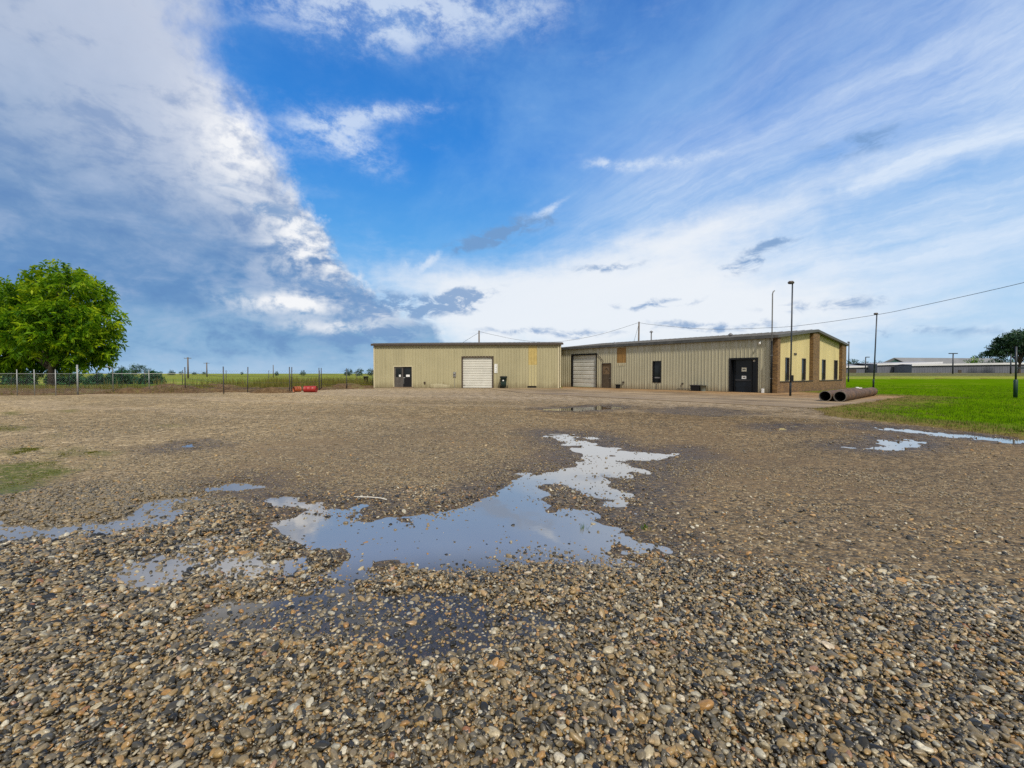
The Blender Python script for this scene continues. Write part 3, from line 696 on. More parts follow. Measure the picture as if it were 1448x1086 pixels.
# dented flared skirt
mb = MB(); r = WL.rect(608, 541.6, 636.5, 548.6); N = 26; vs = []; rr_ = random.Random(3)
for k in range(N + 1):
    u = k / N; s_ = r[0] + (r[1] - r[0]) * u; fl = .02 + .07 * math.sin(math.pi * min(1, u * 1.05)) ** .6 + rr_.uniform(-.02, .02); zt = r[3] - .10 + .12 * math.sin(u * 5) * u + rr_.uniform(-.03, .03)
    vs += [WL.at(s_, zt, .037), WL.at(s_, (zt + .1) * .5, .05 + fl * .55), WL.at(s_, .06, .06 + fl)]
mb.add(vs, [(3 * k + j, 3 * k + j + 1, 3 * k + j + 4, 3 * k + j + 3) for k in range(N) for j in range(2)]); tag(mb.build('bent_skirt', M_TANL, warehouse), 'bent pale lower wall sheet peeling away from the wall')
for k in range(4):
    pass
r = WL.rect(699.2, 514.6, 703.6, 527.4); mb = MB(); WL.slab(mb, *r, .036, .05); sg = mb.build('sign', M_PAPERW, warehouse)
tag(sg, 'narrow upright white sign beside the roll-up door')
M_MARK = flat('grey_mark', (.40, .44, .44), .7)
for k in range(4):
    mb = MB(); zz_ = r[2] + (r[3] - r[2]) * (k + .5) / 4; WL.slab(mb, r[0] + .1, r[1] - .1 - .05 * (k % 2), zz_ - .05, zz_ + .05, .0502, .0515); mb.build('sign_mark', M_MARK, sg)
mb = MB(); WL.corr(mb, op_yl[0], op_yl[1], op_yl[2], op_yl[3], off=.001); tag(mb.build('skylight_sheet', M_OCHRE, warehouse), 'amber translucent wall sheet high on the wall')
mb = MB(); WL.corr(mb, op_yl[0] + .02, op_yl[1] - .02, op_vt[3] + .02, op_yl[2] + .02, off=.006); tag(mb.build('patch_sheet', flat('patched_tan', (.43, .385, .21), .5, var=.1), warehouse), 'paler replacement wall sheet')
mb = MB(); WL.slab(mb, *op_vt, -.12, -.05); mb.build('floor_vent', M_BLACK, warehouse)

# ------------------------------------------------------------------ office building
EV, RISE, FLEN = 4.50, .92, 24.5; GW = WG.s(1196.4, .28)
office = thing('office_building', (*(CA + DG * 9.3 + DF * 10)[:2], 0), 'low gabled metal office with a brick end wall, slit windows and a dark entrance', 'building')
og = WF.rect(808.6, 501.2, 843.6, 548.2); og = (og[0], og[1], .06, og[3]); om = WF.rect(851.6, 514, 863.8, 549.5); om = (om[0], om[1], .06, om[3])
ow = WF.rect(923.6, 511, 934.3, 540.8); oe = WF.rect(1032.3, 507.2, 1070.6, 555.4); oe = (oe[0], oe[1], .06, oe[3]); ob = WF.rect(872.2, 491.6, 885.2, 513.2)
mb = MB(); WF.corr(mb, 0.06, FLEN, 0, EV, [og, om, ow, oe, ob])
bk_ = Wall(CA + DG * GW, DF, -nF); bk_.corr(mb, 0, FLEN, 0, EV)
fe = Wall(CA + DF * FLEN, DG, -nG); gz = lambda q: EV + RISE * (1 - abs(q - GW / 2) / (GW / 2)); fe.corr(mb, 0, GW, 0, gz)
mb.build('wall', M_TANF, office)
mb = MB()
for sgn in (0, 1):
    def rp(q, side, dz): # side: 0 eave, 1 ridge
        pt = CA + DF * q + (DG * (-.22 if sgn == 0 else GW + .22) if side == 0 else DG * (GW / 2))
        return Vector((pt.x, pt.y, (EV + .03 if side == 0 else EV + RISE + .05) + dz))
    q = [rp(-.12, 0, 0), rp(FLEN + .2, 0, 0), rp(FLEN + .2, 1, 0), rp(-.12, 1, 0)]
    f = [(0, 1, 2, 3), (7, 6, 5, 4), (4, 5, 1, 0), (5, 6, 2, 1), (6, 7, 3, 2), (7, 4, 0, 3)]
    mb.add(q + [v + Vector((0, 0, .05)) for v in q], f)
    for kx in range(int(FLEN / .61)):
        s0 = kx * .61 + .1; q = [rp(s0, 0, .05), rp(s0 + .05, 0, .05), rp(s0 + .05, 1, .05), rp(s0, 1, .05)]
        mb.add(q + [v + Vector((0, 0, .035)) for v in q], f[1:])
roofO = mb.build('roof', M_ROOF, office)
mb = MB(); WF.slab(mb, -.10, FLEN + .2, EV - .16, EV + .10, .05, .27); mb.build('eave_gutter', flat('dark_gutter', (.06, .062, .06), .55, var=.5, scale=1.2), office)
# gable rake trim
mb = MB()
for a, b in ((-.26, GW / 2), (GW / 2, GW + .26)):
    za, zb = gz(a) if a >= 0 else EV - .02, gz(b) if b <= GW else EV - .02
    q = [WG.at(a, za - .12, .12), WG.at(b, zb - .12, .12), WG.at(b, zb + .10, .12), WG.at(a, za + .10, .12)]
    q2 = [WG.at(a, za - .12, .40), WG.at(b, zb - .12, .40), WG.at(b, zb + .10, .40), WG.at(a, za + .10, .40)]
    mb.add(q + q2, [(3, 2, 1, 0), (4, 5, 6, 7), (0, 1, 5, 4), (1, 2, 6, 5), (2, 3, 7, 6), (3, 0, 4, 7)])
mb.build('rake_trim', M_TRIMG, office)
# brick end wall: low wall, three piers, recessed yellow panels
pier = [(0.0, WG.s(1103.2, .28)), (WG.s(1149.6, .28), WG.s(1158.6, .28)), (WG.s(1190.8, .28), GW)]
SILL = WG.z(1128, 539.6, .28)
mb = MB()
WG.slab(mb, 0, GW, -.05, SILL, -.12, .28)
for a, b in pier:
    for kk in range(2):
        sa, sb = (a, (a + b) / 2) if kk == 0 else ((a + b) / 2, b)
        q = [WG.at(u, zv, o) for u in (sa, sb) for zv, o in ((SILL, -.12), (SILL, .28), (gz(u) - .10, .28), (gz(u) - .10, -.12))]
        mb.add(q, [(0, 1, 2, 3), (7, 6, 5, 4), (1, 5, 6, 2), (2, 6, 7, 3), (0, 3, 7, 4)])
mb.build('brick_wall', M_BRICK, office)
mb = MB()
for a, b in ((pier[0][1], pier[1][0]), (pier[1][1], pier[2][0])): WG.slab(mb, a + .002, b - .002, SILL + .002, SILL + .06, -.10, .33)
mb.build('brick_sill', M_BROWN, office)
wins = [WG.rect(x0, y0, x1, y1) for x0, y0, x1, y1 in ((1110.2, 506, 1115.6, 538.4), (1133.6, 507.5, 1138.8, 537.6), (1162.1, 508.8, 1166.8, 536.6), (1179.6, 510, 1183.9, 535.4))]
zlo, zhi = sum(q[2] for q in wins) / 4, sum(q[3] for q in wins) / 4
wins = [(q[0], q[1], max(zlo, SILL + .09), zhi) for q in wins]
for a, b in ((pier[0][1], pier[1][0]), (pier[1][1], pier[2][0])):
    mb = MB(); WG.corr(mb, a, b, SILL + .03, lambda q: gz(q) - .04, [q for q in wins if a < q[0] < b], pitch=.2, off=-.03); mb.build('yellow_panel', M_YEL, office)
for q in wins:
    fr = frame(WG, 'window', q, M_TRIM, office, .07, -.12, .03, True)
    mb = MB(); WG.slab(mb, q[0] + .03, q[1] - .03, q[2] + .03, q[3] - .03, -.10, -.07); mb.build('pane', M_GLASS, fr)
# small weathered number plate
r = WG.rect(1122, 499.3, 1126, 501.9); mb = MB()
for k in range(3): WG.slab(mb, r[0] + (r[1] - r[0]) * k / 3 + .02, r[0] + (r[1] - r[0]) * (k + 1) / 3 - .02, r[2], r[3], .004, .03)
mb.build('house_number', M_TRIM, office)
# front: roll-up door, brown door, boarded opening, slit window, entrance
rd = roll_door(WF, og, 8, M_SHUT2, office, -.2); frame(WF, 'door_jamb', og, M_BLACK, office, .16, -.24, .045)
M_SCUFF = flat('scuff', (.27, .29, .27), .8)
for k in range(9):
    mb = MB(); hh = (og[3] - og[2]); a = og[0] + rnd.uniform(.2, 2.4); b = og[2] + hh * (.25 + .5 * (k % 3) / 3) + rnd.uniform(-.05, .05)
    WF.slab(mb, a, a + rnd.uniform(.2, .7), b, b + .05, -.177, -.172); mb.build('door_scuff', M_SCUFF, rd)
frame(WF, 'door_frame', om, M_TRIM, office, .08, -.12, .045)
s0, s1, z0, z1 = om; mb = MB(); WF.slab(mb, s0 + .04, s1 - .04, z0, z0 + (z1 - z0) * .58, -.09, -.05); WF.slab(mb, s0 + .04, s1 - .04, z0 + (z1 - z0) * .58, z1 - .04, -.09, -.052); dm = mb.build('door', M_MAN, office)
mb = MB(); WF.slab(mb, s0 + .05, s1 - .05, z0 + .02, z0 + (z1 - z0) * .56, -.0495, -.045); mb.build('lower_panel', M_MAN2, dm)
mb = MB(); cx = (s0 + s1) / 2; cz = z0 + (z1 - z0) * .70
mb.tube([WF.at(cx + .23 * math.cos(a_), cz + .28 * math.sin(a_), -.035) for a_ in np.linspace(-.3, math.pi + .3, 14)], .035, 6); mb.build('wreath', M_MAN2, dm)
mb = MB(); mb.tube([WF.at(s0 + .14, z0 + 1.0, -.05), WF.at(s0 + .14, z0 + 1.0, .02)], .03, 8); mb.build('knob', M_GALV, dm)
mb = MB(); a = WF.at(WF.s(844.7), WF.z(844.7, 500.6), .06); b = WF.at(WF.s(854), WF.z(854, 511), .06); mb.tube([a, b], .025, 6); mb.build('brace', M_BROWN, office)
mb = MB(); WF.corr(mb, ob[0], ob[1], ob[2], ob[3], pitch=.42, off=-.02, dep=.025); tag(mb.build('board_patch', M_RUSTP, office), 'orange-brown board patch high in the wall')
mb = MB()
for k in range(5): u = ob[0] + (ob[1] - ob[0]) * (k + .2) / 5; WF.slab(mb, u, u + .12, ob[2] - .30, ob[2] - .05, .034, .04)
mb.build('patch_flashing', M_CREAM, office)
fr = frame(WF, 'window', ow, M_BLACK, office, .08, -.14, .04, True)
mb = MB(); WF.slab(mb, ow[0] + .03, ow[1] - .03, ow[2] + .03, ow[3] - .03, -.11, -.08); mb.build('pane', M_GLASS, fr)
mb = MB(); WF.slab(mb, ow[0] + .1, ow[1] - .12, ow[2] + .40, ow[2] + .52, -.079, -.06); mb.build('ledge', M_GREYP, fr)
mb = MB(); c = (ow[0] + ow[1]) / 2; mb.tube([WF.at(c, ow[2] - .12, .06), WF.at(c, .12, .06)], .025, 6); mb.tube([WF.at(c, .1, .06), WF.at(c, .1, .16)], .06, 8); mb.build('drain_pipe', M_TRIMG, office)
frame(WF, 'entrance_frame', oe, M_BLACK, office, .15, -.5, .05)
s0, s1, z0, z1 = oe; mb = MB(); jam = s0 + .52
WF.slab(mb, s0 + .08, s1 - .08, z0, z1 - .08, -.46, -.40); de = mb.build('entrance_door', M_NAVY, office)
mb = MB()
for q in (s0 + .10, jam, s1 - .26):
    WF.slab(mb, q, q + .07, z0 + .01, z1 - .1, -.399, -.36)
mb.build('stile', M_BLACK, de)
mb = MB(); WF.slab(mb, jam + .08, s1 - .28, z0 + .95, z0 + 1.03, -.399, -.35); mb.build('push_bar', M_DPOST, de)
for nm, rc, mt_ in (('paper_notice', (1048.6, 519.8, 1055.6, 525.3), M_PAPER), ('small_notice', (1049, 531.5, 1055.3, 535.8), M_PAPERW)):
    r = WF.rect(*rc, -.39); mb = MB(); WF.slab(mb, *r, -.398, -.392); nt = mb.build(nm, mt_, de)
    mb = MB(); zc_ = (r[2] + r[3]) / 2; WF.slab(mb, r[0] + .08, r[1] - .08, zc_ - .03, zc_ + .05, -.3915, -.390); mb.build('notice_mark', M_INK, nt)
r = WF.rect(1065, 508.8, 1067.6, 511.4, -.3); mb = MB(); WF.slab(mb, *r, -.36, -.28); mb.build('camera_dome', M_PAPERW, office)
r = WF.rect(1073.7, 482.6, 1077, 486.4); mb = MB(); WF.slab(mb, r[0] + .05, r[1] - .05, r[2] + .05, r[3], .033, .12); lb = mb.build('wall_lamp', M_PAPERW, office)
mb = MB(); c = WF.at((r[0] + r[1]) / 2, r[2] + .08, .16); mb.tube([c, c + Vector((nF.x * .12, nF.y * .12, -.1))], [.06, .09], 10); mb.build('lamp_shade', M_PAPERW, lb)
r = WF.rect(1078.2, 549.4, 1081.4, 555); mb = MB(); WF.slab(mb, r[0], r[1], .06, r[3], .036, .16); mb.build('hose_box', M_PAPERW, office)
mb = MB(); c = WF.s(1078); mb.tube([WF.at(c, 2.0, .05), WF.at(c, .07, .05)], .018, 6); mb.build('cable_conduit', M_TRIM, office)
mb = MB(); mb.tube([WF.at(.14, EV - .17, .1), WF.at(.14, .10, .1)], .065, 8); mb.build('downspout', M_BLACK, office)
mb = MB(); WF.slab(mb, .25, FLEN, -.06, .075, .0, .05); mb.build('base_sill', M_BROWN, office)
# tiny wall fittings and roof vents
for xx, yy in ((882, 540.6), (965.5, 542.5)): mb = MB(); r = WF.rect(xx - 1, yy - 1.2, xx + 1, yy + 1.2); WF.slab(mb, *r, .034, .1); mb.build('outlet_box', M_TRIM, office)
mb = MB(); mb.tube([WF.at(WF.s(958), .22, .06), WF.at(WF.s(977), .22, .06)], .02, 6); mb.build('floor_pipe', M_TRIMG, office)
for px, py, Y, h in ((921, 470, 52.5, 2.0), (869, 486, 51, .5), (1033, 474, 40.5, .5)):
    p = P(px, py, Y); mb = MB(); mb.tube([(p.x, p.y, p.z - h), (p.x, p.y, p.z)], .07 if h > 1 else .12, 8)
    mb.tube([(p.x, p.y, p.z), (p.x, p.y, p.z + .06), (p.x, p.y, p.z + .2)], [.20, .20, .05], 10); mb.build('roof_vent', M_GREYP, office)

# ------------------------------------------------------------------ small things by the walls
def wheelie(loc, rz, label, mat, s=1.0, name='wheelie_bin', group=None):
    b = thing(name, loc, label, 'rubbish bin', group); M = Matrix.Rotation(rz, 3, 'Z'); L = Vector(loc)
    mb = MB(); X, Y, H = .30 * s, .34 * s, 1.02 * s
    rings = [(.76, .10), (.82, .5), (.95, .93), (1.06, .93), (1.06, 1.0)]
    vs = []
    for k, zf in rings:
        for i in range(20):
            a = 2 * math.pi * i / 20; cx_, sx_ = math.cos(a), math.sin(a)
            u = math.copysign(abs(cx_) ** .35, cx_) * X * k; v_ = math.copysign(abs(sx_) ** .35, sx_) * Y * k; vs.append(L + M @ Vector((u, v_, H * zf)))
    fs = [(i + 20 * j, (i + 1) % 20 + 20 * j, (i + 1) % 20 + 20 * (j + 1), i + 20 * (j + 1)) for j in range(4) for i in range(20)] + [tuple(reversed(range(20)))]
    mb.add(vs, fs); mb.build('body', mat, b, True)
    mb = MB(); vs = []
    for k, zf in ((1.08, 1.003), (1.12, 1.02), (1.10, 1.07), (.8, 1.10)):
        for i in range(20):
            a = 2 * math.pi * i / 20; cx_, sx_ = math.cos(a), math.sin(a)
            vs.append(L + M @ Vector((math.copysign(abs(cx_) ** .35, cx_) * X * k, math.copysign(abs(sx_) ** .35, sx_) * Y * k, H * zf)))
    mb.add(vs, [(i + 20 * j, (i + 1) % 20 + 20 * j, (i + 1) % 20 + 20 * (j + 1), i + 20 * (j + 1)) for j in range(3) for i in range(20)] + [tuple(range(60, 80))]); mb.build('lid', M_BLACK, b, True)
    mb = MB(); mb.tube([L + M @ Vector((-X * .8, Y * 1.22, H * .97)), L + M @ Vector((X * .8, Y * 1.22, H * .97))], .018 * s, 8)
    for u in (-.8, .8): mb.tube([L + M @ Vector((X * u, Y * 1.0, H * .96)), L + M @ Vector((X * u, Y * 1.24, H * .97))], .018 * s, 6)
    mb.build('handle', M_BLACK, b)
    for u in (-1, 1):
        mb = MB(); mb.tube([L + M @ Vector((u * X * .92, Y * .82, .13 * s)), L + M @ Vector((u * X * 1.1, Y * .82, .13 * s))], .13 * s, 16); mb.build('wheel', M_BLACK, b)
    return b
M_BIN = flat('bin_green', (.012, .035, .033), .45, var=.2)
p = WL.at(WL.s(713), .055, .55); bn = wheelie((p.x, p.y, .055), math.atan2(dL.y, dL.x), 'dark green wheeled rubbish bin beside the white roll-up door', M_BIN, 1.12)
mb = MB(); c = WL.at(WL.s(713), .86, .55 + .395); mb.box(c, (.14, .02, .12), math.atan2(dL.y, dL.x)); mb.build('badge', M_PAPERW, bn)
p = P(517.6, 544, 58); wheelie((p.x, p.y, .12), .3, 'black wheeled bin standing in the weeds left of the warehouse', M_BLACK, 1.0)
def tub(loc, size, rz, label, mat, lid, name, cat):
    b = thing(name, loc, label, cat); L = Vector(loc)
    mb = MB(); mb.box(L + Vector((0, 0, size[2] / 2)), (size[0] * .9, size[1] * .9, size[2]), rz, taper=1.1); mb.build('body', mat, b, bevel=.02)
    mb = MB(); mb.box(L + Vector((0, 0, size[2] + .03)), (size[0] * 1.16, size[1] * 1.12, .06), rz); mb.build('lid', lid, b, bevel=.015)
    for k in (-1, 0, 1):
        mb = MB(); M = Matrix.Rotation(rz, 3, 'Z'); mb.box(L + M @ Vector((k * size[0] * .3, -size[1] * .5, size[2] * .45)), (.04, .03, size[2] * .7), rz); mb.build('rib', mat, b)
    return b
fz = math.atan2(DF.y, DF.x)
q = (WF.s(984.5, .5)); p = WF.at(q, .055, .5); tub((p.x, p.y, .055), (.85, .5, .48), fz, 'black lidded plastic storage tub against the office wall', M_BLACK, M_DPOST, 'storage_tub', 'storage tub')
q = WF.s(994.3, .45); p = WF.at(q, .055, .45); bk2 = thing('bucket', (p.x, p.y, .055), 'grey-green metal bucket right of the black storage tub', 'bucket')
M_BUCK = flat('grey_green_metal', (.16, .19, .17), .5, .2)
mb = MB(); pr = [(.20, 0), (.26, .50), (.275, .50), (.275, .53), (.245, .53), (.19, .06)]
mb.tube([(p.x, p.y, .055 + z) for r_, z in pr[:4]], [r_ for r_, z in pr[:4]], 20, False); mb.tube([(p.x, p.y, .055 + z) for r_, z in pr[3:]], [r_ for r_, z in pr[3:]], 20); mb.build('body', M_BUCK, bk2, True)
mb = MB(); mb.tube([(p.x + .27 * math.cos(a_), p.y - .12 * math.sin(a_), .055 + .52 - .2 * math.sin(a_)) for a_ in np.linspace(0, math.pi, 12)], .010, 6); mb.build('bail_handle', M_GALV, bk2)
q = WF.s(873.8, .35); p = WF.at(q, .055, .35); tub((p.x, p.y, .055), (.36, .36, .36), fz, 'small black box on the concrete right of the brown door', M_BLACK, M_BLACK, 'small_box', 'box')

# ------------------------------------------------------------------ culvert pipes
def pipe_material():
    m, t = new_mat('rusty_pipe'); p = t.coord('Object'); a = t.noise(p, 1.2, 6, .65); b = t.noise(p, 10, 4, .7)
    c = t.ramp(a * .6 + b * .4, [(.3, (.022, .013, .008)), (.45, (.070, .036, .016)), (.57, (.14, .075, .030)), (.70, (.27, .17, .08))])
    finish(t, t.bsdf(Base_Color=c, Roughness=.7, Normal=t.bump(b, .3, .01))); return m
M_PIPE = pipe_material(); M_PIPEIN = flat('pipe_inside', (.03, .026, .022), .8)
M_PEND = flat('pipe_rim', (.13, .115, .095), .6, var=.3)
a0, a1 = Vector((17.85, 24.75)), Vector((25.2, 31.8)); pd = (a1 - a0).normalized(); pn = Vector((-pd.y, pd.x))
def culvert(a0, a1, r, label):
    z = .055 + r; o = thing('culvert_pipe', (a0.x, a0.y, .055), label, 'steel pipe', 'steel pipes by the lawn')
    L = (a1 - a0).length; n = 60; pts, rad = [], []
    for k in range(n + 1):
        u = k / n; p = a0 + (a1 - a0) * u; d = (u * L) % 1.95; pts.append((p.x, p.y, z)); rad.append(r + (.012 if d < .17 else 0))
    mb = MB(); mb.tube(pts, rad, 36, False); mb.build('shell', M_PIPE, o, True)
    mb = MB(); mb.tube([pts[0], pts[-1]], r - .022, 36, False); mb.build('lining', M_PIPEIN, o, True)
    for e, s_ in ((0, 1), (-1, -1)):
        mb = MB(); n2 = 36; c = Vector(pts[e]); d3 = Vector((pd.x, pd.y, 0)); u3 = Vector((pn.x, pn.y, 0))
        vs = [c - d3 * .004 * s_ + (u3 * math.cos(2 * math.pi * k / n2) + Vector((0, 0, 1)) * math.sin(2 * math.pi * k / n2)) * q for q in (r + .012, r - .023) for k in range(n2)]
        vs += [v + d3 * .05 * s_ for v in vs]
        mb.add(vs, [(k, (k + 1) % n2, n2 + (k + 1) % n2, n2 + k) for k in range(n2)] + [(k, (k + 1) % n2, 2 * n2 + (k + 1) % n2, 2 * n2 + k) for k in range(n2)]); mb.build('rim', M_PEND, o)
    return o
culvert(a0, a1, .285, 'rusty steel pipe on the concrete edge next to the lawn, nearer of the two')
culvert(a0 + pn * .66 - pd * .12, a1 + pn * .66 - pd * .3, .285, 'rusty steel pipe behind the nearer pipe, on the brick wall side')
mb = MB(); p = P(1214.6, 550.3, 29.0); mb.box((p.x, p.y, .66), (.32, .2, .05), .4); mb.box((p.x - .1, p.y + .02, .70), (.14, .16, .05), 1.0)
tag(mb.build('white_scrap', M_PAPERW, bevel=.015), 'crumpled white scrap lying on top of the rusty pipe', 'scrap')

# ------------------------------------------------------------------ poles and wires
def light_pole(px, base_y, top_y, label, r=.065, lean=0.0):
    b = G(px, base_y, .03); top = P(px, top_y, b.y).z; o = thing('light_pole', (b.x, b.y, .0), label, 'light pole', 'dark light poles around the office')
    tx = b.x + lean
    mb = MB(); mb.tube([(b.x, b.y, -.1), (b.x + (tx - b.x) * .5, b.y, top * .5), (tx, b.y, top)], [r, r * .9, r * .8], 12); mb.build('pole', M_NPOST, o, True)
    mb = MB(); mb.tube([(b.x, b.y, -.02), (b.x, b.y, .95), (b.x, b.y, 1.0)], [r * 1.25, r * 1.25, r], 12); mb.build('base_sleeve', M_NPOST, o, True)
    mb = MB(); c = Vector((tx - .10, b.y, top + .04)); vs = []
    for k_, (rx, rz_) in enumerate(((.03, .09), (.12, .08), (.19, 0), (.17, -.09), (.09, -.12))):
        vs += [c + Vector((math.cos(2 * math.pi * i / 16) * rx * 1.15, math.sin(2 * math.pi * i / 16) * rx * .85, rz_)) for i in range(16)]
    mb.add(vs, [(i + 16 * j, (i + 1) % 16 + 16 * j, (i + 1) % 16 + 16 * (j + 1), i + 16 * (j + 1)) for j in range(4) for i in range(16)] + [tuple(range(16)), tuple(reversed(range(64, 80)))]); mb.build('lamp_head', M_TRIM, o, True)
    return o, b
o, b = light_pole(1117.5, 560.3, 400, 'tall dark light pole on the concrete before the brick end wall', .055, .04)
mb = MB(); mb.box((b.x + .01, b.y - .11, CAM_Z - .33), (.2, .14, .42), 0); mb.build('switch_box', M_BLACK, o, bevel=.01)
light_pole(1235.0, 549.4, 444, 'tall dark light pole on the lawn at the far end of the pipes', .068, .22)
light_pole(1199.6, 540.3, 484, 'thin dark light pole far out on the lawn just right of the brick corner', .10, 0)
q = WF.at(.06, 0, .24); top = P(1095, 411, q.y).z
o = thing('mast_pole', (q.x, q.y, 0), 'slim grey mast rising above the roof at the brick corner of the office', 'mast')
mb = MB(); mb.tube([(q.x, q.y, 0), (q.x, q.y, top - .25), (q.x + .05, q.y, top - .08), (q.x + .16, q.y, top)], .045, 8); mb.build('pole', M_GREYP, o, True)
mb = MB(); mb.tube([(q.x, q.y, 0.02), (q.x, q.y, 4.1)], .055, 8); mb.build('conduit', M_BLACK, o, True)
for z_ in (1.2, 3.0): 
    mb = MB(); mb.box((q.x, q.y, z_), (.17, .05, .05)); mb.build('bracket', M_GREYP, o)
b = G(1435.7, 562.9, .03); o = thing('sleeved_post', (b.x, b.y, 0), 'dark green post with a thick lower sleeve standing in the lawn at the right edge', 'post')
mb = MB(); mb.tube([(b.x, b.y, -.05), (b.x, b.y, 1.16), (b.x, b.y, 1.22)], [.105, .105, .06], 14); mb.build('sleeve', flat('dark_green_paint', (.006, .035, .025), .5), o, True)
mb = MB(); mb.tube([(b.x - .0, b.y, 1.1), (b.x - .02, b.y, P(1435, 490, b.y).z)], .05, 10); mb.build('pole', M_NPOST, o, True)
mb = MB(); mb.box((b.x + .42, b.y, P(1435, 520.5, b.y).z), (.8, .05, .10)); mb.build('arm', M_NPOST, o)
def utility_pole(px, top_y, Y, r, label, arms=(), lean=0.0, ground_z=0.0, guys=()):
    t_ = P(px, top_y, Y); o = thing('utility_pole', (t_.x, t_.y, ground_z), label, 'utility pole', 'wooden utility poles')
    mb = MB(); mb.tube([(t_.x - lean, t_.y, ground_z - .2), (t_.x, t_.y, t_.z)], [r * 1.15, r * .85], 10); mb.build('pole', M_WOODP, o, True)
    for dz, wd in arms:
        mb = MB(); mb.box((t_.x, t_.y - .1, t_.z - dz), (wd, .12, .14)); a = mb.build('cross_arm', M_WOODP, o)
        for k in (-.45, -.2, .2, .45): mb = MB(); mb.tube([(t_.x + wd * k, t_.y - .1, t_.z - dz + .07), (t_.x + wd * k, t_.y - .1, t_.z - dz + .27)], [.05, .04], 6); mb.build('insulator', M_GREYP, a)
    for e in guys:
        mb = MB(); mb.tube([(t_.x, t_.y, t_.z - .3), e], .022, 5); mb.build('guy_wire', M_WIRE, o)
    return o, t_
_, t1 = utility_pole(677.4, 467.5, 74, .13, 'short brown utility pole top rising behind the warehouse roof', guys=[P(610, 512, 79)])
_, t2 = utility_pole(903.6, 455, 70, .13, 'dark utility pole rising behind the office roof', lean=.1, guys=[P(884, 527, 74)])
utility_pole(265.6, 505.2, 150, .24, 'distant utility pole with a cross arm, leftmost on the horizon', arms=((.35, 2.4),))
utility_pole(292.3, 512.6, 200, .24, 'distant utility pole with a cross arm, just right of the taller one', arms=((.35, 2.6),))
utility_pole(386.3, 516, 170, .14, 'short bare distant pole on the horizon right of the two poles with arms')
def cable(name, pts, label, r=.016):
    mb = MB(); out = []
    P_ = [Vector(p) for p in pts]
    for i in range(len(P_) - 1):                        # Catmull-Rom through the given points
        p0, p1, p2, p3 = P_[max(i - 1, 0)], P_[i], P_[i + 1], P_[min(i + 2, len(P_) - 1)]
        for k in range(8):
            t = k / 8; out.append(.5 * ((2 * p1) + (p2 - p0) * t + (2 * p0 - 5 * p1 + 4 * p2 - p3) * t * t + (3 * p1 - p0 - 3 * p2 + p3) * t ** 3))
    out.append(P_[-1]); mb.tube(out, r, 5); return tag(mb.build(name, M_WIRE), label, 'cable')
cable('power_cable', [(t2.x, t2.y, t2.z - .12)] + [P(px, py, Y) for px, py, Y in ((925, 459.3, 68), (1000, 465.3, 62), (1093, 463.2, 55), (1145, 458.7, 51.5), (1238, 445.3, 45.5), (1300, 433, 41.5), (1448, 399.5, 33), (1560, 368, 28))], 'long overhead cable sagging from the pole behind the office to the right', .02)
cable('power_cable', [(t1.x, t1.y, t1.z - .15), P(700, 474, 73.6), P(730, 480, 73), P(765, 483.6, 72.5), P(800, 482, 72), P(850, 472.5, 71), (t2.x, t2.y, t2.z - .12)], 'overhead cable slung between the two poles behind the buildings', .02)

# ------------------------------------------------------------------ fences on the left
def gz_at(x, y): return float(ground(np.array([x]), np.array([y]))[0][0])
def fence(name, line, h, label, post_mat, r=.035, pitch=.14, rail=True, mesh_h=None, barb=False, wire_r=.003, tall=(), top=None):
    o = thing(name, (*line[0], 0), label, 'fence'); zs = [gz_at(*p) for p in line]
    for i, (x, y) in enumerate(line):
        hh = (h if top is None else top - zs[i]) + (.35 if i in tall else 0); rr_ = r * (1.9 if i in tall else 1); mb = MB()
        lx = random.Random(i * 7 + len(line)).uniform(-.07, .07) if not rail else 0
        pts = [(x, y, zs[i] - .2), (x + lx, y, zs[i] + hh)]
        if barb and i == 6: pts += [(x - .05, y - .05, zs[i] + hh + .12), (x - .20, y - .16, zs[i] + hh + .24), (x - .34, y - .2, zs[i] + hh + .28)]
        mb.tube(pts, rr_, 8); p_ = mb.build('post', post_mat, o, True)
    if rail:
        mb = MB(); mb.tube([(x, y, (z + (mesh_h or h) if top is None else top - .28) - .02) for (x, y), z in zip(line, zs)], r * .6, 6); mb.build('top_rail', post_mat, o)
    else:
        for q in (.35, .8, 1.3):
            mb = MB(); mb.tube([(x, y, z + q) for (x, y), z in zip(line, zs)], .011, 5); mb.build('wire_strand', post_mat, o)
    mb = MB(); hm = (mesh_h or h) - .05                 # diamond mesh of real wires
    for i in range(len(line) - 1):
        a, b = Vector(line[i]), Vector(line[i + 1]); L = (b - a).length; za, zb = zs[i], zs[i + 1]
        if top is not None: za = zb = top - .30 - hm
        for sg in (1, -1):
            k = -hm
            while k < L:
                s0, s1 = (k, k + hm); u0, u1 = max(s0, 0), min(s1, L)
                if u1 - u0 > .05:
                    f = lambda u: ((u - s0) if sg > 0 else (hm - (u - s0)))
                    pt = lambda u: Vector((*(a + (b - a) * (u / L)), za + (zb - za) * u / L + .04 + f(u)))
                    mb.tube([pt(u0), pt(u1)], wire_r, 3, False)
                k += pitch
    mb.build('chain_mesh', post_mat, o); return o
gp = lambda px, py, z=.3: tuple(G(px, py, z)[:2])
fence('chain_link_fence', [(-52, 29.5), (-44, 31.6), gp(24.5, 556, .2), gp(49, 558, .1), gp(79, 556, .2), gp(110, 557, .1), gp(160, 553.5, .2), gp(211, 551, .3), gp(262, 552, .2)], 1.75, 'pale galvanised chain-link fence in front of the big tree', M_GALV, .028, .13, barb=True, top=1.88, mesh_h=1.5, tall=(5,), wire_r=.0015)
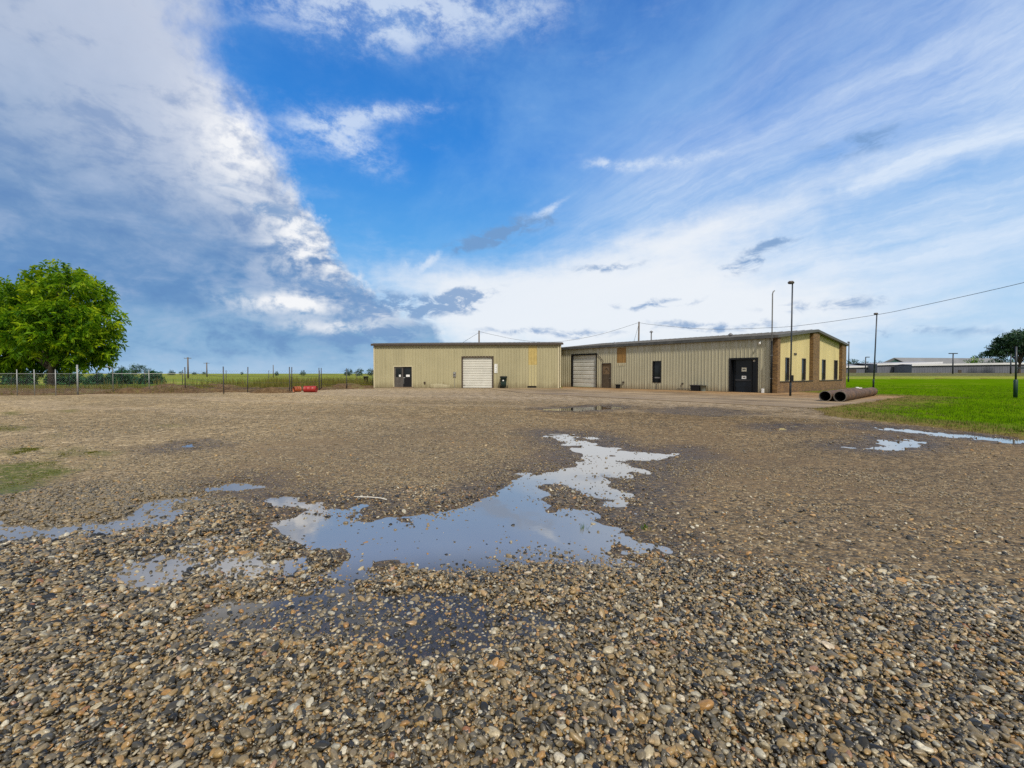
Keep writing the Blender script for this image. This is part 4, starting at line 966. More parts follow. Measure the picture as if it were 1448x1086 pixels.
fence('wire_fence', [gp(262, 552, .2), gp(316.5, 554, .2), gp(350, 554, .1), gp(409.5, 552.5, .2), gp(412.5, 552, .2), gp(451.5, 550, .15), gp(455, 549.5, .15), gp(490, 548.3, .15), gp(526.6, 547, .1)], 2.05, 'rusty dark-post wire fence along the dirt bank left of the warehouse', M_DPOST, .038, .24, rail=False, mesh_h=1.45, top=2.12, wire_r=.0022)
fence('far_fence', [(-80, 58), (-66, 60), gp(98, 548, 0), gp(137.5, 547.8, 0), gp(172.8, 546.8, 0), gp(205, 546.2, 0), gp(258, 545.6, 0), gp(320, 544.5, 0), gp(380, 543.8, 0), gp(452, 543.2, 0), gp(504.5, 542.5, 0), (-19, 72)], 2.0, 'thin distant wire fence beyond the dirt bank, behind the nearer fences', M_DPOST, .04, .4, rail=False, mesh_h=1.5, wire_r=.002)

# ------------------------------------------------------------------ drums and mound
def drum(px, py, L, r, yaw, label, mat, open_end, Y=None):
    c = G(px, py, .15); z = gz_at(c.x, c.y) + r - .03; d = Vector((math.cos(yaw), math.sin(yaw), 0)); o = thing('drum', (c.x, c.y, z - r), label, 'drum', 'steel drums on the dirt bank')
    c3 = Vector((c.x, c.y, z)); st = [(-.5, r), (-.49, r + .012), (-.47, r), (-.2, r), (-.18, r + .014), (-.16, r), (.16, r), (.18, r + .014), (.2, r), (.47, r), (.49, r + .012), (.5, r)]
    mb = MB(); mb.tube([c3 + d * L * s_ for s_, _ in st], [q for _, q in st], 28, False); mb.build('shell', mat, o, True)
    mb = MB(); e = c3 + d * L * .47; mb.tube([e, e + d * .01], r - .004, 28); mb.build('end_disc', mat, o)
    mb = MB(); e = c3 - d * L * (.44 if not open_end else .30); mb.tube([e, e + d * .01], r - .004, 28); mb.build('hollow_shade_disc', M_BLACK, o)  # black disc inside the end paints the dark of the drum's hollow
    return o
M_RED = flat('red_paint', (.27, .014, .011), .5, var=.25, scale=4); M_ORG = flat('orange_paint', (.36, .085, .022), .6, var=.4, scale=5)
drum(439, 552.6, .98, .28, .10, 'bright red steel drum lying on its side by the gravel edge', M_RED, False)
drum(420, 552, .55, .25, .75, 'faded orange drum lying open-mouthed left of the red drum', M_ORG, True)
mb = MB()
def mound(cx, cy, rx, ry, h, seed, name, rz=0):
    n, k = 40, 14; vs = []; 
    for j in range(k + 1):
        for i in range(n):
            a = 2 * math.pi * i / n; q = j / k; u = rx * q * math.cos(a); v_ = ry * q * math.sin(a)
            x = cx + u * math.cos(rz) - v_ * math.sin(rz); y = cy + u * math.sin(rz) + v_ * math.cos(rz); vs.append((x, y, q))
    A_ = np.array(vs); z = ground(A_[:, 0], A_[:, 1])[0]; q = A_[:, 2]
    z = z + h * (1 - q ** 2) ** 1.0 * (1 + .35 * fbm(A_[:, 0], A_[:, 1], 1.2, 4, seed)) + .08 * fbm(A_[:, 0], A_[:, 1], .5, 3, seed + 5) * (1 - q) - .06 * q
    fs = np.array([(i + n * j, (i + 1) % n + n * j, (i + 1) % n + n * (j + 1), i + n * (j + 1)) for j in range(k) for i in range(n)])
    return tag(np_mesh(name, np.stack([A_[:, 0], A_[:, 1], z], 1), fs[:, ::-1], M_DIRT, smooth=True), kind='structure')
for i, (px, py, rx, ry, h) in enumerate(((385, 552.5, 2.0, .7, .42), (330, 551.5, 2.6, 1.0, .25), (240, 551.5, 2.8, 1.1, .32), (180, 553, 2.5, 1.0, .22), (500, 547, 2.4, 1.2, .35), (300, 549, 3.0, 1.0, .38), (70, 555, 3.0, .8, .15))):
    c = G(px, py, .2); mound(c.x, c.y, rx, ry, h, 100 + i, 'dirt_mound')

# ------------------------------------------------------------------ trees and bushes
def leaf_material(name, stops, trans=.25, spec=.3):
    m, t = new_mat(name); v = t.attr('tone'); p = t.coord('Object')
    c = t.ramp(v, stops); c = t.mix(1.0, c, t.mr(t.noise(p, .5, 3, .6), .3, .7, .75, 1.2), 'MULTIPLY')
    tr = t.node('ShaderNodeBsdfTranslucent'); t.put(tr.inputs[0], c)
    mx = t.node('ShaderNodeMixShader'); mx.inputs[0].default_value = trans; b = t.bsdf(Base_Color=c, Roughness=.5, Specular_IOR_Level=spec)
    t.l.new(b.k, mx.inputs[1]); t.l.new(tr.outputs[0], mx.inputs[2]); finish(t, E(t, mx.outputs[0])); return m
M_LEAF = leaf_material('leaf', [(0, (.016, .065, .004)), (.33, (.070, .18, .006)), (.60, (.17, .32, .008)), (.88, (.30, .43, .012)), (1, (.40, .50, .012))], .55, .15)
M_LEAF2 = leaf_material('far_leaf', [(0, (.012, .040, .024)), (.5, (.026, .070, .034)), (1, (.055, .115, .035))], .15)
M_LEAF3 = leaf_material('bush_leaf', [(0, (.016, .065, .040)), (.5, (.034, .115, .060)), (1, (.075, .19, .045))], .3, .1)
M_BARK = flat('bark', (.05, .038, .028), .9, var=.5, scale=3, bump=.6)
def crown_mesh(lobes, n_sprays, leaflets, leaf_len, seed, parent, mat, name='crown', shell=.55, droop=.35, spread=.9, width=.32, tip=0.0):
    g = np.random.default_rng(seed); L = np.array([(l[0], l[1], l[2]) for l in lobes]); Rd = np.array([(l[3], l[4]) for l in lobes])
    wgt = Rd[:, 0] ** 2; idx = g.choice(len(lobes), n_sprays, p=wgt / wgt.sum())
    d = g.normal(size=(n_sprays, 3)); d /= np.linalg.norm(d, axis=1)[:, None]
    rad = shell + (1 - shell) * g.random(n_sprays) ** .6
    pos = L[idx] + d * np.stack([Rd[idx, 0], Rd[idx, 0], Rd[idx, 1]], 1) * rad[:, None]
    cen = L.mean(0); out = (pos - cen); out /= np.linalg.norm(out, axis=1)[:, None] + 1e-6
    ax = out * .7 + d * .7 + g.normal(size=d.shape) * .35; ax[:, 2] -= droop; ax /= np.linalg.norm(ax, axis=1)[:, None]
    tone_s = np.clip(g.normal(.47, .21, n_sprays) + .30 * (g.random(len(lobes))[idx] - .5), 0, .95)
    S, K_ = n_sprays, leaflets
    k = np.tile(np.linspace(0, 1, K_), (S, 1)); base = pos[:, None, :] + ax[:, None, :] * (k[..., None] * leaf_len * 2.2)
    side = np.cross(ax, g.normal(size=ax.shape)); side /= np.linalg.norm(side, axis=1)[:, None]; up = np.cross(side, ax)
    sg = np.where(np.arange(K_) % 2 == 0, 1, -1)[None, :, None]
    dirv = ax[:, None, :] * .55 + side[:, None, :] * sg * spread + up[:, None, :] * .15 + g.normal(size=(S, K_, 3)) * .28; dirv[..., 2] -= .15
    dirv /= np.linalg.norm(dirv, axis=2)[..., None]
    nrm = up[:, None, :] + g.normal(size=(S, K_, 3)) * .45; wv = np.cross(dirv, nrm); wv /= np.linalg.norm(wv, axis=2)[..., None]
    ll = leaf_len * g.uniform(.7, 1.25, (S, K_, 1)); w2 = ll * width
    v0 = base; v1 = base + dirv * ll * .45 + wv * w2 * .5; v2 = base + dirv * ll; v2[..., 2] -= ll[..., 0] * .18; v3 = base + dirv * ll * .45 - wv * w2 * .5
    vv = np.stack([v0, v1, v2, v3], 2).reshape(-1, 3); ff = np.arange(len(vv)).reshape(-1, 4)
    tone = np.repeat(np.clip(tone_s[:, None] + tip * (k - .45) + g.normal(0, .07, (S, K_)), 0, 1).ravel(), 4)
    off = np.array(root_of(parent).location); o = np_mesh(name, vv - off, ff, mat, {'tone': tone}, parent); return o
def trunk_mesh(base, top, r, targets, seed, parent, name='trunk'):
    g = random.Random(seed); mb = MB(); b, t_ = Vector(base), Vector(top)
    mb.tube([b - Vector((0, 0, .2)), b + Vector((0, 0, .15)), b.lerp(t_, .5) + Vector((g.uniform(-.1, .1) * r * 4, 0, 0)), t_], [r * 1.5, r * 1.1, r * .85, r * .7], 10)
    for q in targets:
        q = Vector(q); s_ = b.lerp(t_, g.uniform(.55, 1.0)); m_ = s_.lerp(q, .5) + Vector((0, 0, (q - s_).length * .10)); mb.tube([s_, s_.lerp(m_, .55), m_, q], [r * .5, r * .4, r * .28, r * .08], 7)
        for _ in range(2):
            e = q + Vector((g.uniform(-1, 1), g.uniform(-1, 1), g.uniform(-.3, .8))) * r * 4; mb.tube([m_, m_.lerp(e, .6) + Vector((0, 0, r * .4)), e], [r * .22, r * .14, r * .05], 5)
    return mb.build(name, M_BARK, parent, True)
# the big tree on the left
TB = G(73.5, 548, .1); TY = TB.y
tree = thing('shade_tree', (TB.x, TB.y, .1), 'large bright green leafy tree with a broad low crown at the left edge', 'tree')
g = random.Random(21); lobes = []
def lobe_px(px, py, rp, dy=0.0, squash=.85):
    py = min(py, 497) if py > 480 else py
    px, py, rp = 62 + (px - 62) * .82, 455 + (py - 455) * .92 + 5, rp * (.82 + .16 * math.sin(px * 1.7 + py))
    Y = TY + dy; p = P(px, py, Y); r = rp * Y / F; lobes.append((p.x, p.y, p.z, r, r * squash))
for px, py, rp in ((88, 398, 30), (52, 412, 28), (112, 396, 16), (38, 400, 12), (168, 445, 12), (172, 478, 12), (115, 415, 34), (140, 425, 25), (146, 455, 28), (118, 452, 40), (75, 455, 45), (35, 450, 42), (0, 440, 40), (-15, 410, 20), (-40, 430, 40), (155, 480, 21), (150, 502, 22), (125, 495, 36), (85, 495, 42), (40, 495, 42), (0, 490, 45), (-45, 480, 45), (95, 388, 19), (65, 392, 20), (10, 415, 22), (-90, 470, 45), (-80, 430, 35), (-30, 505, 30), (160, 468, 16), (150, 408, 14), (115, 512, 16), (60, 512, 18), (20, 514, 14)):
    lobe_px(px, py, rp, g.uniform(-3.5, 3.5))
for px, py, rp, dy in ((95, 455, 38, -4.5), (35, 465, 40, -4.5), (90, 450, 40, 4), (30, 460, 40, 4), (-30, 460, 45, 0)): lobe_px(px, py, rp, dy)
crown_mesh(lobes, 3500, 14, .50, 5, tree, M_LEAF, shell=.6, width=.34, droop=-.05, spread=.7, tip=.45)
trunk_mesh((TB.x, TB.y, .1), (TB.x + .1, TB.y, 3.2), .34, [(l[0], l[1], l[2]) for l in lobes[::2]], 3, tree)
def small_tree(px, base_y, top_y, width_px, Y, name, label, seed, mat, cat='tree', sprays=220, leaflets=8, trunk_px=None, group=None, z0=None, flat_top=False):
    p0 = P(px, base_y, Y); zb = p0.z if z0 is None else z0; H = P(px, top_y, Y).z - zb; Wd = width_px * Y / F
    g = random.Random(seed); o = thing(name, (p0.x, p0.y, zb), label, cat, group); L = []
    tr = (trunk_px or 0) * Y / F
    for k in range(9):
        a = g.uniform(0, 6.28); q = g.uniform(.1, .62); rr_ = min(Wd, H) * g.uniform(.20, .32)
        zz_ = zb + tr + (H - tr) * g.uniform(.30, .80); f_ = math.sqrt(max(.15, 1 - ((zz_ - zb - tr) / max(H - tr, .1) - .45) ** 2 * 3))
        L.append((p0.x + math.cos(a) * Wd * .5 * q * f_, p0.y + math.sin(a) * Wd * .4 * q, min(zz_, zb + H - rr_ * .8), rr_, rr_ * .8))
    L.append((p0.x, p0.y, zb + H - min(Wd, H) * .22, min(Wd, H) * .22, min(Wd, H) * .22))
    crown_mesh(L, sprays, leaflets, max(H, Wd) * .085, seed, o, mat, shell=.4, width=.5)
    trunk_mesh((p0.x, p0.y, zb), (p0.x, p0.y, zb + max(tr * 1.1, H * .35)), max(H * .02, .04), [l[:3] for l in L[:5]], seed, o, 'trunk' if cat == 'tree' else 'stem')
    return o
BG = 'dark bushes behind the fence'
for i, (px, by, ty, wd, lab) in enumerate(((22, 547.5, 531, 52, 'low dark bush under the left side of the big tree'), (92, 547.5, 531.5, 44, 'low dark bush right of the big tree trunk'), (137, 547, 532, 34, 'low green bush between the big tree and the curved fence post'),
                                      (170, 547, 527.5, 34, 'tall dark bush behind the curved-top fence post'), (212, 546.5, 530, 36, 'rounded dark bush, rightmost of the row behind the fence'))):
    small_tree(px, by, ty, wd, 62 + i, 'bush', lab, 40 + i, M_LEAF3, 'bush', 420, 8, group=BG, z0=0)
far = [(192, 529, 516.5, 22, 260, 'dark tree clump on the horizon just right of the big tree'), (172, 529, 520, 22, 300, 'far tree whose top shows beside the crown of the big tree'), (210, 529, 521.5, 13, 330, 'low far tree left of the distant two-lobed tree'), (243, 529, 524.3, 12, 420, 'small rounded far tree left of the first distant utility pole'), (227, 529, 525.2, 5, 450, 'tiny dark far tree, leftmost of the small ones on the horizon'), (256, 529, 525, 6, 450, 'tiny far tree left of the tallest distant pole'),
       (275, 529, 525.8, 6, 480, 'tiny far tree between the two armed distant poles'), (288, 529, 525.8, 5, 480, 'tiny far tree at the foot of the second distant pole'), (342, 529, 526, 5, 480, 'tiny far tree alone on the horizon above the dark fence posts'), (391, 529.5, 525.3, 8, 300, 'small light green far tree right of the short bare pole'), (428, 529.5, 524.5, 9, 300, 'small pointed far tree above the red drum'),
       (494, 530, 522.5, 14, 260, 'dark far tree, leftmost of the clump beside the warehouse'), (508, 530, 521.8, 14, 262, 'dark far tree in the middle of the clump beside the warehouse'), (523, 530, 522, 13, 258, 'dark far tree nearest the warehouse corner')]
for i, (px, by, ty, wd, Y, lab) in enumerate(far): small_tree(px, by, ty, wd, Y, 'far_tree', lab, 70 + i, M_LEAF2, 'tree', 130, 6, group='small trees on the horizon', z0=0)

# ------------------------------------------------------------------ far warehouses on the right
M_FWALL = flat('blue_grey_wall', (.115, .125, .155), .6, var=.15, scale=.3); M_FROOF = flat('pale_roof', (.24, .25, .28), .7, .0, var=.1, scale=.1)
M_FEDGE = flat('white_fascia', (.62, .63, .65), .5, var=.05); M_TEAL = flat('teal_green_gable', (.022, .075, .07), .6, var=.25, scale=.3); M_FGREY = flat('grey_roof', (.19, .20, .22), .6, var=.2, scale=.15)
def far_shed(x0, x1, base_y, top0, top1, Y, depth, label, name='distant_warehouse', fascia=.7, rise=1.0, wall=M_FWALL, roof=M_FROOF, doors=()):
    a, b = P(x0, base_y, Y), P(x1, base_y, Y); zb = 1.3; za, zc_ = P(x0, top0, Y).z, P(x1, top1, Y).z
    o = thing(name, ((a.x + b.x) / 2, Y, zb), label, 'warehouse'); w_ = Wall((a.x, Y), (1, 0), (0, -1)); L = b.x - a.x
    zt = lambda q: za + (zc_ - za) * q / L
    mb = MB(); w_.corr(mb, 0, L, zb - .5, lambda q: zt(q) - .02, pitch=1.0, dep=.08)
    for s_ in (0, L): mb.add([w_.at(s_, zb - .5), w_.at(s_, zb - .5, -depth), w_.at(s_, zt(s_), -depth), w_.at(s_, zt(s_))], [(0, 1, 2, 3)])
    mb.add([w_.at(0, zb - .5, -depth), w_.at(L, zb - .5, -depth), w_.at(L, zt(L), -depth), w_.at(0, zt(0), -depth)], [(0, 1, 2, 3)]); mb.build('wall', wall, o)
    q = [w_.at(-.3, zt(0), .4), w_.at(L + .3, zt(L), .4), w_.at(L + .3, zt(L) + rise, -depth / 2), w_.at(-.3, zt(0) + rise, -depth / 2), w_.at(L + .3, zt(L), -depth - .4), w_.at(-.3, zt(0), -depth - .4)]
    mb = MB(); mb.add(q + [v + Vector((0, 0, .12)) for v in q], [(6, 7, 8, 9), (9, 8, 10, 11), (3, 2, 1, 0), (5, 4, 2, 3), (0, 1, 7, 6), (5, 3, 9, 11), (0, 6, 9, 3), (1, 2, 8, 7), (2, 4, 10, 8)]); mb.build('roof', roof, o)
    qf = [w_.at(-.35, zt(0) - fascia * .5, .55), w_.at(L + .35, zt(L) - fascia * .5, .55), w_.at(L + .35, zt(L) + fascia * .5, .55), w_.at(-.35, zt(0) + fascia * .5, .55)]
    mb = MB(); mb.add(qf + [v + Vector((0, .14, 0)) for v in qf], [(0, 1, 2, 3), (7, 6, 5, 4), (3, 2, 6, 7), (0, 4, 5, 1), (0, 3, 7, 4), (1, 5, 6, 2)]); mb.build('fascia', M_FEDGE, o)
    for dx_, dw, dh in doors:
        mb = MB(); w_.slab(mb, dx_, dx_ + dw, zb - .3, zb + dh, .0, .14); mb.build('door', M_TRIM, o)
    return o
far_shed(1180, 1232, 527.6, 519.2, 518.2, 190, 20, 'low pale-roofed shed far off, right next to the brick corner', doors=((6, 3, 2),))
far_shed(1240, 1330, 528, 515.4, 512.8, 185, 20, 'long grey distant warehouse whose white roof edge slopes up to the right', rise=.6, doors=((12, 4, 2.4),))
far_shed(1289, 1620, 528, 516.2, 511.5, 176, 8, 'longest grey distant warehouse running out of frame at the right', rise=.3, doors=((18, 1.2, 1.6), (60, 4, 2.4)))
# the taller shed behind, with a teal gable
o = thing('distant_barn', (P(1263, 528, 230).x, 235, 1.3), 'tall distant barn with a teal gable end and a long grey roof', 'barn')
gl_, gr, ap = P(1243, 515, 225), P(1283, 515, 225), P(1263, 506.6, 225); mb = MB(); zb = 1.0
mb.add([(gl_.x, 225, zb), (gr.x, 225, zb), (gr.x, 225, gr.z), (ap.x, 225, ap.z), (gl_.x, 225, gl_.z)], [(0, 1, 2, 3, 4)])
dv = Vector((62, 10, 0)); gq = [Vector((gl_.x, 225, zb)), Vector((gr.x, 225, zb)), Vector((gr.x, 225, gr.z)), Vector((ap.x, 225, ap.z)), Vector((gl_.x, 225, gl_.z))]; hq = [v + dv for v in gq]
mb.add(hq, [(4, 3, 2, 1, 0)]); mb.add([gq[1], hq[1], hq[2], gq[2]], [(0, 1, 2, 3)]); mb.add([gq[0], hq[0], hq[4], gq[4]], [(3, 2, 1, 0)]); mb.build('wall', M_TEAL, o)
mb = MB()
for a_, b_ in ((gq[2], gq[3]), (gq[3], gq[4])):
    q = [a_ + Vector((0, -.5, .05)), b_ + Vector((0, -.5, .05)), b_ + dv + Vector((0, 0, .05)), a_ + dv + Vector((0, 0, .05))]; mb.add(q + [v + Vector((0, 0, .25)) for v in q], [(0, 1, 2, 3), (7, 6, 5, 4), (0, 4, 5, 1), (1, 5, 6, 2), (2, 6, 7, 3), (3, 7, 4, 0)])
mb.build('roof', M_FGREY, o)
def lot_lamp(px, base_y, top_y, Y, label, arm):
    b, t_ = P(px, base_y, Y), P(px, top_y, Y); o = thing('street_lamp', (b.x, Y, b.z), label, 'street lamp', 'street lamps at the distant warehouses')
    mb = MB(); mb.tube([(b.x, Y, b.z - 1.0), (b.x, Y, t_.z)], [.22, .16], 8); mb.build('pole', M_NPOST, o, True)
    mb = MB()
    for s_ in arm: mb.box((b.x + s_ * .7, Y, t_.z), (1.3, .5, .28))
    mb.build('lamp_head', M_NPOST, o, bevel=.05)
lot_lamp(1223.7, 527.5, 505, 168, 'dark street lamp before the low pale-roofed distant shed', (1,))
lot_lamp(1347.2, 528, 499.8, 150, 'dark street lamp in the middle before the longest distant warehouse', (-1, 1))
lot_lamp(1429, 528, 500.5, 150, 'dark street lamp before the distant warehouse, under the spreading tree', ())
fr_ = [(1207, 520, 508.5, 22, 240, 'dark tree above the low shed roof, next to the brick corner'), (1222, 520, 512, 14, 250, 'smaller dark tree right of the one at the brick corner'), (1240, 520, 511.5, 16, 250, 'low dark tree left of the teal barn'), (1376, 517, 507.2, 26, 215, 'yellow-green rounded tree behind the longest warehouse'), (1383.5, 515, 502, 12, 235, 'dark upright tree rising behind the yellow-green one'), (1414, 518, 501.5, 24, 225, 'dark rounded tree left of the spreading tree'), (1335, 516, 510.5, 12, 260, 'low dark tree behind the middle of the distant roofs'), (1398, 517, 508.5, 20, 260, 'low blue-green tree between the rounded trees'), (1440, 518, 505.5, 26, 240, 'dark tree low behind the spreading tree')]
for i, (px, by, ty, wd, Y, lab) in enumerate(fr_): small_tree(px, by, ty, wd, Y, 'background_tree', lab, 120 + i, M_LEAF if i == 3 else M_LEAF2, 'tree', 150, 7, group='trees behind the distant warehouses', z0=1.5)
Y = 160; p = P(1441, 528, Y); o = thing('spreading_tree', (p.x, Y, 1.6), 'tall dark spreading tree with layered limbs at the right edge', 'tree'); L = []
for px, py, rp in ((1407, 496, 6), (1414, 491, 8), (1424, 494, 8), (1420, 482, 7), (1429, 480, 9), (1436, 489, 10), (1441, 478, 9), (1447, 474, 10), (1452, 486, 12), (1462, 478, 12), (1470, 490, 10), (1401, 498, 3.5), (1412, 498, 4), (1447, 498, 6)):
    q = P(px, py, Y + g.uniform(-3, 3)); L.append((q.x, q.y, q.z, rp * Y / F, rp * Y / F * .55))
crown_mesh(L, 1300, 8, .75, 55, o, M_LEAF2, shell=.35, width=.5); trunk_mesh((p.x, Y, 1.6), (p.x + .3, Y, 7.0), .42, [l[:3] for l in L], 9, o)

# ------------------------------------------------------------------ grass, weeds, pebbles
def blade_mesh(name, xy, n_per, h0, h1, wd, mat, seed, spread=.06, lean=.5):
    g = np.random.default_rng(seed); n = len(xy); c = np.repeat(xy, n_per, 0); N = len(c)
    c = c + g.normal(0, spread, (N, 2)); z = ground(c[:, 0], c[:, 1])[0]; h = g.uniform(h0, h1, N); a = g.uniform(0, 6.28, N); ln = g.uniform(0, lean, N) * h
    b = np.stack([c[:, 0], c[:, 1], z - .01], 1); s_ = np.stack([np.cos(a), np.sin(a), 0 * a], 1) * (wd * g.uniform(.6, 1.3, N))[:, None]
    a2 = g.uniform(0, 6.28, N); m_ = b + np.stack([np.cos(a2) * ln * .35, np.sin(a2) * ln * .35, h * .6], 1); t_ = b + np.stack([np.cos(a2) * ln, np.sin(a2) * ln, h], 1)
    vv = np.stack([b - s_, b + s_, m_ + s_ * .7, t_, m_ - s_ * .7], 1).reshape(-1, 3); k = np.arange(N) * 5
    ff = np.stack([k, k + 1, k + 2, k + 4], 1); f3 = np.stack([k + 4, k + 2, k + 3, k + 3], 1)[:, :3]
    ff = np.concatenate([ff, np.stack([k + 4, k + 2, k + 3, k + 4], 1)]) if False else ff
    allf = np.concatenate([np.stack([k, k + 1, k + 2], 1), np.stack([k, k + 2, k + 4], 1), f3])
    tone = np.repeat(np.clip(g.normal(.5, .22, N), 0, 1), 5)
    o = np_mesh(name, vv, allf, mat, {'tone': tone}); return o
M_GRASS = leaf_material('grass_blade', [(0, (.04, .095, .003)), (.5, (.085, .175, .003)), (.8, (.14, .22, .006)), (1, (.24, .22, .03))], .3, .05)
M_DRYG = leaf_material('dry_grass', [(0, (.06, .045, .02)), (.5, (.16, .125, .05)), (1, (.28, .23, .11))], .2, .05)
M_WEED = leaf_material('weed', [(0, (.08, .07, .025)), (.4, (.15, .15, .03)), (.7, (.22, .21, .04)), (1, (.26, .14, .06))], .3, .05)
cand = np.stack([rng.uniform(10.5, 60, 200000), rng.uniform(4, 60, 200000)], 1); rc = np.hypot(*cand.T)
keep = (rng.random(len(cand)) < np.clip((13 / rc) ** 1.6, 0, 1)) & (np.arctan2(cand[:, 0], cand[:, 1]) < 1.02); cand = cand[keep]
ls = ground(cand[:, 0], cand[:, 1])[1]['lawn']; nn = fbm(cand[:, 0], cand[:, 1], 1.2, 3, 5)
gsel = cand[(ls > .15) & ((ls > 2.0 + 2.2 * nn) | (rng.random(len(cand)) < .35))]
tag(blade_mesh('lawn_grass', gsel, 5, .04, .12, .006, M_GRASS, 2), 'short bright green lawn grass on the right', 'grass', kind='stuff')
dsel = cand[(ls > -.15) & (ls < 2.8 + 2.5 * nn)]
tag(blade_mesh('dry_grass', dsel, 4, .03, .09, .006, M_DRYG, 3), 'straw-brown grass along the near edge of the lawn', 'grass', kind='stuff')
cand = np.stack([rng.uniform(-62, -13, 30000), rng.uniform(30, 66, 30000)], 1); pst = ground(cand[:, 0], cand[:, 1])[1]['past']; nn = fbm(cand[:, 0], cand[:, 1], 2.5, 3, 15)
wsel = cand[(pst > .2) & (pst < 14) & (nn + .5 * rng.random(len(cand)) > .12) & ((pst > 4.5) | (rng.random(len(cand)) < .22))]
tag(blade_mesh('weeds', wsel[:4200], 6, .10, .45, .011, M_WEED, 4, .2), 'tangled low weeds on the dirt bank and under the fence', 'weeds', kind='stuff')
w2 = cand[(cand[:, 0] > -34) & (pst > 5) & (nn > .0)]
tag(blade_mesh('tall_weeds', w2[:1300], 6, .4, 1.25, .016, M_WEED, 6, .3, .3), 'tall olive and brown weeds behind the dark-post fence', 'weeds', kind='stuff')
mp = []
for poly, kf in MOSSW[:6]:
    a_ = np.array(poly); c = np.stack([rng.uniform(a_[:, 0].min(), a_[:, 0].max(), 2600), rng.uniform(a_[:, 1].min(), a_[:, 1].max(), 2600)], 1); c = c[fbm(c[:, 0], c[:, 1], .35, 3, 77) > .08]
    mp.append(c[ground(c[:, 0], c[:, 1])[1]['moss'] > .45])
tag(blade_mesh('moss_grass', np.concatenate(mp), 4, .008, .03, .005, leaf_material('moss', [(0, (.045, .055, .004)), (.6, (.11, .125, .006)), (1, (.19, .17, .03))], .3, .05), 8, .04), 'olive moss and grass patches on the gravel at the left', 'grass', kind='stuff')
for px, py, h, lab in ((824, 747, .16, 'green grass tuft growing out of the main puddle'), (914, 752, .08, 'small low grass tuft at the right rim of the main puddle')):
    c = G(px, py); o = blade_mesh('grass_tuft', np.array([[c.x, c.y]]), 26, h * .5, h, .004, M_GRASS, int(px), .02, .5); tag(o, lab, 'grass tuft')
c0, c1, c2 = G(501, 702.5, .03), G(525, 703, .035), G(547, 706.5, .03); mb = MB(); mb.tube([c0, c0.lerp(c1, .5), c1, c1.lerp(c2, .6) + Vector((0, .01, .004)), c2], .007, 8)
tag(mb.build('white_stick', flat('white_plastic', (.52, .50, .45), .5), smooth=True), 'thin white stick lying on the gravel above the puddle', 'stick')

def pebble_material():
    m, t = new_mat('pebble'); v = t.attr('pc', 'INSTANCER'); p = t.coord('Object'); wv = t.attr('pw', 'INSTANCER')
    c = t.ramp(v, [(0, (.012, .0115, .0105)), (.17, (.036, .034, .030)), (.30, (.095, .087, .072)), (.48, (.19, .158, .110)), (.68, (.25, .195, .118)), (.78, (.33, .225, .10)), (.83, (.34, .185, .065)), (.88, (.42, .36, .255)), (.945, (.34, .33, .30)), (.98, (.62, .58, .50)), (1, (.22, .085, .035))])
    n = t.noise(t.v('ADD', p, t.cxyz(v * 91.0, v * 37.0, 0.0)), 2.4, 4, .6)
    c = t.mix(1.0, c, t.mr(n, .25, .75, .62, 1.35), 'MULTIPLY')
    c = t.mix(1.0, c, t.mix(wv, (1.0, .98, .88), (.76, .73, .62)), 'MULTIPLY')
    finish(t, t.bsdf(Base_Color=c, Roughness=t.mr(wv, 0, 1, .5, .22), Normal=t.bump(t.noise(p, 9, 3, .6), .12, .1))); return m
M_PEB = pebble_material()
def wedge(n, r0, r1): a_ = rng.uniform(-1.04, 1.04, n); q = np.sqrt(rng.uniform(r0 * r0, r1 * r1, n)); return np.sin(a_) * q, np.cos(a_) * q, a_, q
def area(r0, r1): return 1.04 * (r1 * r1 - r0 * r0)
xs, ys, as_, rs, big = [], [], [], [], []
r0_, r1_ = 1.15, 9.0; n = int(area(r0_, r1_) * 6600); x, y, a_, q = wedge(n, r0_, r1_)
bed = np.interp(a_, b_az, b_r) * (1 + .16 * fbm(x, y, 1.0, 3, 201) + .05 * fbm(x, y, .3, 2, 203))
dens = (1 - sstep(q / bed, .92, 1.18)) * (1 - .45 * sstep(q, 3.2, 5.5)); dens = np.maximum(dens, .13 * np.clip(.6 + fbm(x, y, .7, 3, 205), .1, 1.4) * (1 - .45 * sstep(x, .5, 3)))
k = rng.random(n) < dens; xs.append(x[k]); ys.append(y[k]); big.append((np.clip(1.08 - .22 * sstep(q / bed, .8, 1.25), .6, 1.2) * (1 + .30 * sstep(q, 3.2, 5.5)))[k])
n = int(area(9, 26) * 330); x, y, a_, q = wedge(n, 9, 26); dens = np.clip(.5 + .9 * fbm(x, y, 1.6, 4, 207), .05, 1) * np.clip(13 / q, .35, 1) * (1 - .6 * sstep(x, 0, 4))
k = (rng.random(n) < dens); xs.append(x[k]); ys.append(y[k]); big.append(np.full(k.sum(), 1.25))
X = np.concatenate(xs); Yv = np.concatenate(ys); BG_ = np.concatenate(big)
Z, GMp = ground(X, Yv); ok = (GMp['past'] < -.3) & (GMp['lawn'] < .1) & (GMp['slab'] < -.05) & (GMp['moss'] < .5 + .4 * rng.random(len(X)))
inpud = Z < .002; ok &= ~(inpud & (np.hypot(X, Yv) > 3.5) & (rng.random(len(X)) > np.where(Z > -.018, .62, .16))); ok &= ~(inpud & (rng.random(len(X)) > .7))
X, Yv, Z, BG_, wetp = X[ok], Yv[ok], Z[ok], BG_[ok], np.clip(GMp['wet_shade'][ok], 0, 1); N = len(X)
rad = np.hypot(X, Yv)
sz = np.clip(rng.lognormal(math.log(.0068), .44, N), .003, .021) * BG_
